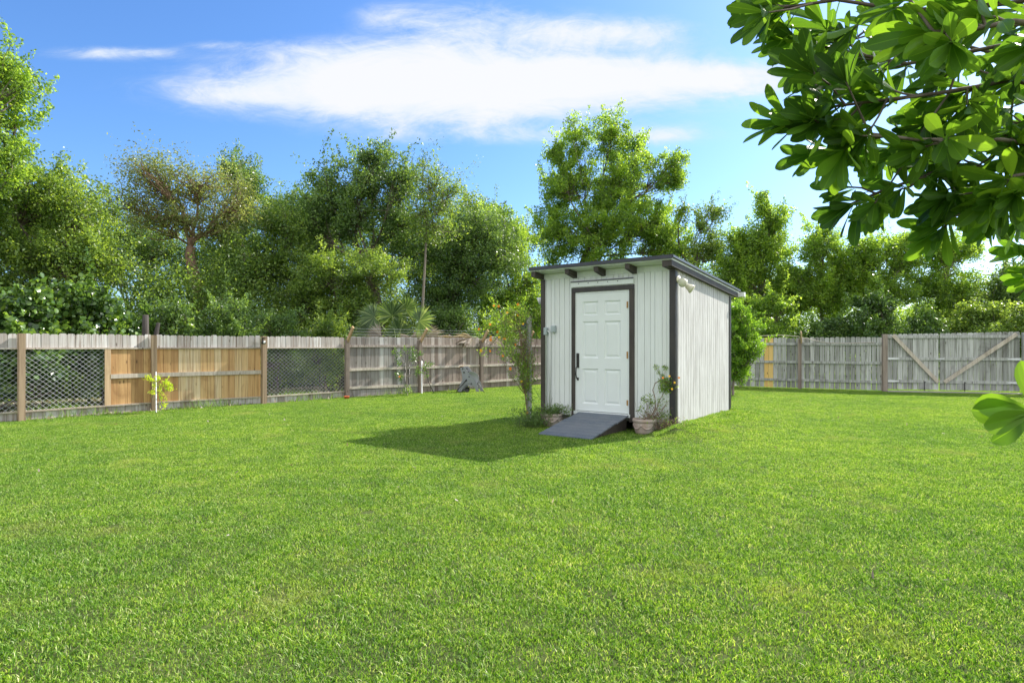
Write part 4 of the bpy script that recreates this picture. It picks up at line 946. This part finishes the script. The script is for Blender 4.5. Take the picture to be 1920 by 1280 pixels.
# ---------------------------------------------------------------- trees
WG = 'trees behind the fences'
def trees():
    T = tree
    T('tree', 'tall leafy tree cut by the left edge of the picture, its boughs reaching highest there', 15, -40, [(-60, 120, 100, 90), (10, 130, 60, 55), (50, 160, 42, 42), (-20, 230, 90, 70), (30, 200, 42, 26), (-70, 330, 110, 90), (20, 300, 60, 50)], 130, 15000, .085, 'leaf_l', group=WG, fork=(-60, 430), rt=.15, cr=.42)
    T('tree', 'broad dense green tree at far left, filling the space above the first fence panels', 16.5, 60, [(60, 370, 110, 90), (150, 400, 80, 75), (20, 470, 110, 80), (120, 490, 110, 75), (190, 480, 60, 60), (0, 560, 90, 60)], 210, 30000, .082, 'leaf_a', group=WG, fork=(105, 520), rt=.14, cr=.5, stems=2)
    T('gumbo_tree', 'sparse yellowish tree with a stout crooked reddish trunk, left part of the wood', 19.5, 371, [(300, 345, 85, 45), (380, 350, 80, 48), (440, 390, 60, 60), (250, 390, 60, 45), (330, 410, 90, 45), (400, 430, 60, 35), (270, 320, 50, 30)], 230, 12500, .085, 'leaf_y', 'red_bark', group=WG, rt=.19, cr=.6,
      trunkpts=[(372, 690, 19.5), (372, 590, 19.5), (371, 545, 19.5), (362, 510, 19.5), (356, 478, 19.5), (358, 462, 19.5)], ratio=.4, twr=.013)
    T('tree', 'small dark crown poking above the sparse yellowish tree', 23, 455, [(465, 345, 40, 45), (430, 330, 35, 30), (455, 410, 45, 40)], 60, 8000, .09, 'leaf_b', group=WG, fork=(455, 470), cr=.5)
    T('tree', 'rounded green tree just right of the red trunk', 21, 520, [(530, 430, 55, 60), (500, 490, 70, 60), (560, 520, 70, 60), (470, 540, 60, 50)], 150, 20000, .085, 'leaf_a', group=WG, fork=(520, 560), cr=.5)
    T('tree', 'large spreading dark green tree left of the palm, the highest crown of the left wood', 22, 712, [(690, 335, 85, 55), (620, 370, 70, 55), (750, 350, 55, 55), (660, 410, 100, 55), (600, 430, 55, 45), (760, 420, 60, 50), (700, 290, 45, 25)], 230, 27000, .09, 'leaf_b', group=WG, fork=(695, 490), rt=.14, cr=.5, stems=2)
    T('tree', 'middle layer olive green tree standing in front of the big spreading tree', 20, 640, [(620, 520, 75, 55), (700, 520, 75, 50), (560, 570, 60, 50), (660, 580, 80, 40)], 160, 22000, .075, 'leaf_a', group=WG, fork=(640, 590), cr=.45)
    T('slender_tree', 'slender pale stemmed tree with thin see-through crown, right above the palm', 19.3, 790, [(810, 345, 45, 40), (835, 380, 35, 40), (790, 400, 38, 35), (820, 430, 50, 35), (795, 310, 22, 14), (850, 350, 22, 25)], 120, 5000, .10, 'leaf_a', 'bark', group=WG, cr=.5, rt=.04, ratio=.3,
      trunkpts=[(791, 690, 19.3), (790, 620, 19.3), (793, 560, 19.3), (797, 490, 19.3), (800, 430, 19.3)])
    T('tree', 'dense dark tree between the palm and the shed', 23, 840, [(830, 480, 75, 55), (890, 440, 65, 60), (880, 520, 80, 60), (820, 560, 70, 45), (930, 480, 60, 70)], 220, 30000, .085, 'leaf_b', group=WG, fork=(850, 560), rt=.16, cr=.5, stems=2)
    T('tree', 'lighter green tree just left of the shed roof', 25, 960, [(935, 420, 32, 40), (960, 470, 45, 60), (985, 540, 50, 70), (940, 560, 50, 50), (1010, 600, 40, 50)], 170, 22000, .085, 'leaf_l', group=WG, fork=(960, 560), cr=.5)
    T('tree', 'tallest tree, upright and leafy, rising behind the shed', 34, 1120, [(1080, 260, 24, 48), (1145, 255, 48, 45), (1045, 290, 24, 38), (1195, 270, 20, 25), (1070, 350, 62, 60), (1160, 340, 70, 65), (1245, 330, 38, 45), (1040, 440, 50, 70), (1130, 440, 90, 75), (1215, 420, 62, 62), (1275, 290, 14, 16), (1270, 340, 18, 16), (1255, 460, 48, 55)], 420, 60000, .115, 'leaf_l', 'bark', group=WG, fork=(1115, 480), rt=.22, cr=.62, stems=3, droop=-.4)
    T('tree', 'thin scraggly tree right behind the shed roof slope', 33, 1325, [(1325, 415, 22, 32), (1345, 400, 14, 18), (1305, 470, 35, 30), (1340, 470, 30, 40), (1280, 400, 18, 20)], 80, 6500, .10, 'leaf_a', group=WG, fork=(1310, 520), cr=.55)
    T('tree', 'pointed pale green tree above the two yellow fence boards', 32, 1440, [(1425, 375, 9, 22), (1370, 520, 35, 60), (1432, 395, 15, 38), (1450, 430, 30, 35), (1400, 450, 30, 40), (1430, 480, 60, 55), (1400, 550, 55, 60), (1480, 540, 60, 60), (1385, 500, 25, 50), (1465, 400, 10, 20)], 260, 36000, .105, 'leaf_l', group=WG, fork=(1435, 560), cr=.6, stems=2)
    T('tree', 'bushy pale green tree above the left half of the gate', 31, 1545, [(1535, 460, 42, 42), (1510, 540, 50, 55), (1560, 550, 50, 50), (1580, 500, 30, 35)], 160, 26000, .10, 'leaf_l', group=WG, fork=(1540, 580), cr=.55)
    T('tree', 'open see-through tree above the gate, showing sky between its limbs', 30, 1650, [(1640, 470, 45, 32), (1690, 490, 40, 32), (1615, 500, 30, 32), (1660, 540, 70, 32), (1700, 450, 25, 15)], 150, 16000, .105, 'leaf_l', group=WG, fork=(1650, 570), cr=.55)
    T('tree', 'yellow green tree above the right half of the gate', 31, 1780, [(1765, 470, 65, 40), (1740, 540, 45, 45), (1800, 550, 55, 50), (1760, 600, 60, 30), (1815, 470, 30, 20)], 170, 21000, .10, 'leaf_l', group=WG, fork=(1780, 590), cr=.55)
    T('tree', 'dark green tree at the right edge above the gate post', 30, 1890, [(1880, 560, 60, 55), (1930, 540, 60, 60), (1850, 600, 50, 30)], 150, 20000, .10, 'leaf_b', group=WG, fork=(1890, 600), cr=.55)
    T('tree', 'green tree outside the right edge of the picture', 31, 2050, [(2050, 520, 90, 70), (2010, 590, 80, 45)], 120, 13000, .11, 'leaf_a', group=WG, cr=.6)
    for (px, D, mt, bl, lab) in ((230, 25, 'leaf_b', [(240, 440, 60, 45), (300, 470, 70, 50), (200, 500, 60, 50)], 'dark tree far behind, in the gap left of the red trunk'),
        (410, 26, 'leaf_a', [(420, 470, 60, 50), (380, 520, 60, 45), (470, 480, 50, 50)], 'green tree far behind, in the gap right of the red trunk'),
        (590, 28, 'leaf_b', [(580, 400, 55, 40), (600, 460, 70, 50), (530, 400, 40, 35)], 'second row tree left of the big spreading tree'),
        (760, 27, 'leaf_a', [(750, 460, 70, 50), (800, 500, 70, 50), (700, 470, 50, 50)], 'second row tree behind the slender pale stem'),
        (900, 29, 'leaf_a', [(900, 400, 50, 35), (950, 460, 60, 50), (860, 440, 50, 45)], 'second row tree behind the dark tree left of the shed'),
        (60, 21, 'leaf_b', [(40, 400, 80, 60), (130, 420, 60, 50), (90, 480, 90, 50)], 'second row dark tree at far left')):
        T('tree', lab, D, px, bl, 120, 13000, .10, mt, group=WG, cr=.6)
    # shrubs right behind the left fence
    SG = 'shrubs behind the fences'; S = lambda *a, **k: T('shrub', *a, cat='shrub', group=SG, stems=3, rt=.03, **k)
    def band(pxs, dback):   # depth of the fence line under a pixel column, plus some
        a, b = LF[2], LF[7]; k = (pxs - CX) / F; t = (k * a[1] - a[0]) / ((b[0] - a[0]) - k * (b[1] - a[1])); return a[1] + t * (b[1] - a[1]) + dback
    for (px, dk, top, rx, n, ls, mt, rat, hx, lab) in (
        (-80, 1.6, 560, 80, 3500, .105, 'leaf_g', .85, True, 'round leaved shrub mostly cut off by the left edge'),
        (40, 1.8, 545, 80, 7000, .105, 'leaf_g', .9, True, 'big round leaved glossy shrub in the far left corner behind the fence'),
        (165, 2.2, 530, 80, 8500, .095, 'leaf_g', .85, True, 'round leaved glossy shrub behind the first chain link window'),
        (330, 2.2, 560, 60, 9500, .085, 'leaf_b', .5, False, 'dark shrub at the foot of the red trunk'),
        (255, 2.4, 590, 50, 4600, .12, 'leaf_g', .8, True, 'round leaved shrub around the grey snag'),
        (430, 2.0, 560, 60, 11000, .07, 'leaf_b', .45, False, 'dark fine leaved shrub behind the tan boards'),
        (520, 2.6, 580, 60, 11000, .07, 'leaf_b', .45, False, 'dark fine leaved shrub left behind the second chain link window'),
        (610, 2.4, 590, 50, 9000, .07, 'leaf_a', .45, False, 'mottled shrub right behind the second chain link window'),
        (690, 3.0, 600, 40, 6500, .07, 'leaf_b', .45, False, 'low dark shrub left under the palm'),
        (845, 3.2, 570, 55, 10000, .08, 'leaf_b', .5, False, 'dark shrub right of the palm'),
        (930, 2.8, 585, 55, 8500, .085, 'leaf_l', .5, False, 'light green shrub behind the flowering vine')):
        D = band(px, dk); zt = EYE + (HY - top) / F * D; yb = HY + (EYE - .1) * F / D; mid = (top + yb) / 2
        S(lab, D, px, [(px, top + 34, rx * .8, 34), (px - rx * .4, mid, rx * .8, (yb - top) * .33), (px + rx * .4, mid + 10, rx * .8, (yb - top) * .33)], 90, n, ls, mt, cr=.34, ratio=rat, hexa=hx, fork=(px, yb - 25), flat=.9)
    for (px, D, top, rx, n, ls, mt, lab) in ((1350, 27.5, 560, 60, 8000, .09, 'leaf_l', 'light shrub between the shed and the first right fence post'), (1450, 28, 555, 60, 9500, .09, 'leaf_l', 'yellow green shrub behind the two yellow boards'),
                                            (1560, 28, 600, 60, 7500, .1, 'leaf_b', 'dark shrub beyond the fence left of the gate'), (1650, 27.5, 555, 60, 9500, .11, 'leaf_g', 'dark glossy shrub behind the left gate leaf'), (1740, 27.5, 592, 50, 7500, .11, 'leaf_g', 'dark glossy shrub behind the middle of the gate'),
                                            (1830, 27.5, 565, 60, 9000, .1, 'leaf_a', 'green shrub behind the right gate leaf'), (1930, 27, 570, 60, 8000, .1, 'leaf_a', 'green shrub at the right edge beyond the fence'), (1240, 28, 560, 70, 6500, .1, 'leaf_b', 'dark shrub hidden behind the shed roof'), (1100, 28, 560, 80, 6500, .1, 'leaf_b', 'dark shrub straight behind the shed door side')):
        yb = HY + (EYE - .1) * F / D; S(lab, D, px, [(px, top + 18, rx * .8, 22), (px - 20, (top + yb) / 2, rx, (yb - top) * .35)], 60, n, ls, mt, cr=.5, fork=(px, yb - 12), ratio=.6)
    # bright shrub beside the shed, inside the fence
    D = gnd(1374, 741)[1]
    T('shrub', 'bright green upright shrub in the yard just right of the shed', D, 1374, [(1378, 590, 28, 30), (1392, 625, 42, 34), (1398, 660, 46, 34), (1385, 695, 34, 26), (1372, 640, 26, 60)], 170, 15000, .075, 'leaf_hedge', 'bark', cat='shrub', fork=(1376, 712), rt=.035, cr=.22, ratio=.32, droop=-.9)
trees()

def stuff_leaves(name, label, boxes, n, ls, mat, ratio=.55, seed=3):
    """ragged mass of undergrowth: boxes = (p0, p1, thickness, height) along lines"""
    P = []; T = []
    for (a, b, th, h, fr) in boxes:
        k = int(n * fr / 60); a = np.array(a, float); b = np.array(b, float); d = b - a; d /= np.linalg.norm(d); nr = np.array([-d[1], d[0]])
        t = rng.random(k); w = rng.random(k); hh = h * (.72 + .28 * np.sin(t * 23) * np.cos(t * 9 + 1)) * rng.random(k) ** .8
        C = np.stack([a[0] + (b - a)[0] * t + nr[0] * w * th, a[1] + (b - a)[1] * t + nr[1] * w * th, hh], 1)
        for c in C:
            P.append(c + rng.normal(size=(60, 3)) * np.array([.35, .35, .28])); T.append(np.clip(rng.uniform(.2, .7) + rng.normal(size=60) * .2, 0, 1))
    P = np.concatenate(P); T = np.concatenate(T); P[:, 2] = np.abs(P[:, 2]) + .02
    V, Fc, tt = leaves(P, ls * rng.uniform(.6, 1.4, len(P)), ratio, T, None, .2)
    o = link(name, npmesh(name, V, Fc, tt), M[mat]); tag(o, label, 'undergrowth', kind='stuff')
stuff_leaves('undergrowth', 'dark tangled undergrowth filling the wood behind the left fence', [((-22, 9), (-9.5, 17.0), 3.0, 4.3, .35), ((-9.5, 17.0), (-2.5, 25.0), 3.5, 4.8, .4), ((-2.5, 26.0), (6, 31), 3.0, 5.6, .25)], 270000, .085, 'leaf_a')
stuff_leaves('thicket', 'far thicket closing the view between the trees beyond the right fence', [((4, 38), (16, 37), 3, 7.2, .45), ((16, 37), (42, 36), 3, 6.4, .55)], 190000, .13, 'leaf_l')

# rough grass and litter on the wood floor right behind the left fence
def litter():
    a, b = LF[1], LF[-1]; n = 9000; t = rng.random(n); d = (b - a) / np.linalg.norm(b - a); nr = np.array([-d[1], d[0], 0]); w = rng.uniform(.1, 4.5, n)
    P = a + (b - a) * t[:, None] + nr * w[:, None]; P[:, 2] = rng.uniform(.01, .04, n)
    V, Fc, tt = leaves(P, rng.uniform(.05, .12, n), .5, rng.random(n), None, 0, False, .8)
    tag(link('leaf_litter', npmesh('leaf_litter', V, Fc, tt), M['leaf_dead']), 'brown fallen leaves on the ground behind the left fence', 'leaf litter', kind='stuff')
    n = 9000; t = rng.random(n); w = .10 + np.abs(rng.normal(.3, .9, n)); P = a + (b - a) * t[:, None] + nr * w[:, None]; h = rng.uniform(.04, .15, n) * (1 + .8 * np.sin(t * 40)); h = np.abs(h)
    d2 = unit(np.stack([rng.normal(size=n) * .4, rng.normal(size=n) * .4, np.ones(n)], 1)); s = unit(np.cross(d2, rng.normal(size=(n, 3)))) * .005
    V = np.stack([P - s, P + s, P + d2 * h[:, None] + s * .2, P + d2 * h[:, None] - s * .2], 1).reshape(-1, 3)
    tag(link('tall_grass', npmesh('tall_grass', V, np.arange(n * 4).reshape(n, 4), rng.uniform(.2, .9, n)), M['grass']), 'long rough grass behind the left fence', 'grass', kind='stuff')
    # snag
    c = at(284, HY, band_d(284, 1.2)); c[2] = 0; root = thing('dead_snag', 'split grey dead trunk poking up just behind the fence at the left', 'tree stump', c); D = c[1]
    m = MB(); m.tube([c, at(272, 640, D), at(273, 590, D)], [.10, .08, .06], 9); m.tube([c, at(290, 640, D), at(297, 605, D)], [.08, .06, .04], 8); m.build('trunk', M['dark_bark'], root)
def band_d(pxs, dback):
    a, b = LF[2], LF[7]; k = (pxs - CX) / F; t = (k * a[1] - a[0]) / ((b[0] - a[0]) - k * (b[1] - a[1])); return a[1] + t * (b[1] - a[1]) + dback
litter()
def fallen():
    n = 70; P = np.stack([rng.uniform(-7, 7, n), rng.uniform(2.6, 14, n), np.full(n, .03)], 1)
    V, Fc, tt = leaves(P, rng.uniform(.03, .06, n), .45, rng.random(n), None, 0, True, 2.5)
    tag(link('fallen_leaves', npmesh('fallen_leaves', V, Fc, tt), M['leaf_dead']), 'few small dry fallen leaves scattered over the lawn', 'fallen leaves', kind='stuff')
fallen()

# ---------------------------------------------------------------- the near tree with broad leaves, upper right
def bigleaf(mb, c, d, nrm, L, tint, wf=1.0):
    """one obovate leaf, folded on its midrib and curved back"""
    d = unit(d); nrm = unit(nrm - d * np.dot(nrm, d)); s = np.cross(d, nrm); cv = rnd.uniform(-.05, .22); tw = rnd.uniform(-.25, .25)
    prof = [(0, .012), (.12, .03), (.3, .08), (.5, .120), (.66, .146), (.8, .148), (.91, .112), (.975, .055), (1, .008)]; fold = rnd.uniform(.08, .35); vs = []
    for f, w in prof:
        w = w * wf
        p = c + d * L * f - nrm * cv * L * f * f; a = tw * f; s2 = s * math.cos(a) + nrm * math.sin(a); n2 = nrm * math.cos(a) - s * math.sin(a)
        for q in (1, .55, .05, -.05, -.55, -1): vs.append(p + s2 * w * L * q + n2 * fold * w * L * abs(q) ** 1.5)
    for j in range(5):
        mb.add(vs, [(i * 6 + j, i * 6 + j + 1, i * 6 + 7 + j, i * 6 + 6 + j) for i in range(len(prof) - 1)], min(1, tint + .45) if j == 2 else tint, True)
def rosette(mb, c, axis, L, n=11, spread=1.0):
    axis = unit(np.array(axis, float)); a = unit(np.cross(axis, np.array([.3, .1, 1.]))); b = np.cross(axis, a); tb = rnd.uniform(.2, .8)
    for k in range(n):
        an = k * 2.4 + rnd.uniform(-.3, .3); f = (k + .5) / n; op = (.22 + .85 * f) * spread
        d = axis * math.cos(op) + (math.cos(an) * a + math.sin(an) * b) * math.sin(op) + np.array([-.12, 0, -.12])
        nr = axis * math.sin(op) - (math.cos(an) * a + math.sin(an) * b) * math.cos(op)
        bigleaf(mb, c - axis * .035 * f * L / .12 * 1.2, d, -nr * -1 + rng.normal(size=3) * .25, L * rnd.uniform(.78, 1.12), min(1, max(0, tb + rnd.gauss(0, .18))))
def near_tree():
    base = np.array([2.45, 2.0, 0]); root = thing('broadleaf_tree', 'near tree with thick glossy paddle shaped leaves hanging into the upper right', 'tree', base)
    lv = MB(); br = MB(); fork = np.array([2.35, 1.95, 1.5])
    br.tube(bend(base, fork, .04, 5), [.07, .066, .062, .058, .054, .05], 10)
    limbs = [   # points as (px, py, depth)
        [(2080, 60, 1.7), (1880, 85, 1.62), (1700, 120, 1.6), (1570, 95, 1.62), (1475, 70, 1.64)],
        [(2080, 200, 1.75), (1900, 150, 1.6), (1760, 175, 1.5), (1640, 190, 1.5), (1560, 200, 1.5)],
        [(2080, 300, 1.7), (1880, 262, 1.55), (1720, 262, 1.5), (1580, 245, 1.5), (1468, 228, 1.52)],
        [(2080, 330, 1.8), (1880, 310, 1.7), (1760, 320, 1.65), (1650, 360, 1.6), (1590, 385, 1.6)],
        [(2100, 420, 1.9), (1960, 350, 1.8), (1860, 385, 1.7), (1790, 405, 1.65), (1765, 432, 1.65)],
        [(2080, -20, 1.5), (1860, 10, 1.45), (1700, 20, 1.45), (1570, 0, 1.5), (1448, 18, 1.55)],
        [(2060, 60, 1.25), (1900, 40, 1.15), (1800, 60, 1.12), (1740, 60, 1.12)],
        [(2080, 260, 1.95), (1900, 230, 1.95), (1780, 230, 1.95), (1660, 280, 1.9)],
        [(2080, 370, 1.6), (1960, 320, 1.55), (1900, 330, 1.5), (1870, 360, 1.5)],
        [(2060, 120, 2.0), (1900, 110, 2.0), (1750, 70, 2.0), (1620, 60, 1.95), (1530, 130, 1.9)]]
    for li, lp in enumerate(limbs):
        pts = [at(*p) for p in lp]; full = [fork, fork + (pts[0] - fork) * .55 + np.array([0, 0, .08])] + pts; n = len(full)
        br.tube(full, [.0065 * (1 - .7 * i / (n - 1)) + .0012 for i in range(n)], 7)
        tip = pts[-1]; ax = pts[-1] - pts[-2]; Lf = .108 if lp[0][2] > 1.3 else .10
        rosette(lv, tip, ax, Lf, 12)
        for i in range(len(pts) - 1):
            a, b = pts[i], pts[i + 1]; sl = np.linalg.norm(b - a); m = max(2, int(sl / .041)) if i else max(1, int(sl / .06))
            for j in range(m):
                f = (j + rnd.random()) / m; s = a + (b - a) * f; ax2 = unit(unit(b - a) * .9 + rng.normal(size=3) * .75 + np.array([0, 0, -.08])); e = s + ax2 * rnd.uniform(.03, .17)
                px_, py_ = CX + e[0] / e[1] * F, HY - (e[2] - EYE) / e[1] * F
                if py_ > 395 and px_ < 1560 or py_ > 418 or px_ < 1458 and py_ > 60 or py_ > 300 and px_ < 1500 or 130 < py_ < 175 and px_ < 1500: continue
                br.tube([s, (s + e) / 2 + rng.normal(size=3) * .006, e], [.0032, .0026, .002], 5); rosette(lv, e, ax2, Lf * rnd.uniform(.8, 1.05), rnd.randint(8, 12))
    # lower boughs entering at the right edge
    for tipp, ax, L, n in (((1915, 470, 2.1), (-1, .1, .15), .105, 13), ((1938, 520, 2.1), (-1, 0, -.1), .105, 12), ((1960, 440, 2.15), (-.7, 0, .7), .11, 11), ((1960, 500, 2.05), (-.6, -.4, .3), .11, 11), ((1985, 560, 2.0), (-.8, -.2, -.4), .11, 10)):
        c = at(*tipp); br.tube([fork, (fork + c) / 2 + np.array([.05, 0, -.05]), c], [.014, .009, .004], 6); rosette(lv, c, ax, L, n)
    c = at(1940, 772, .98); br.tube([np.array([2.4, 1.98, .9]), np.array([1.7, 1.5, 1.15]), c], [.016, .010, .004], 6)
    for d, nr, L, t in (((-1, -.1, .16), (.1, -1, .10), .092, .95), ((-1, .05, .02), (.0, -1, .05), .100, .8), ((-.95, -.15, -.22), (.1, -1, -.15), .092, .9), ((-.8, -.1, -.62), (.0, -1, -.1), .080, .4),
                        ((-.35, -.2, 1), (-.2, -1, .1), .085, .95), ((.6, .2, .6), (0, -.9, .3), .09, .6), ((.8, -.2, -.3), (0, -.9, .3), .09, .5)):
        bigleaf(lv, c, np.array(d, float), np.array(nr, float), L, t, 1.45)
    br.build('trunk', M['bark'], root); lv.build('crown', M['leaf_big'], root)
near_tree()
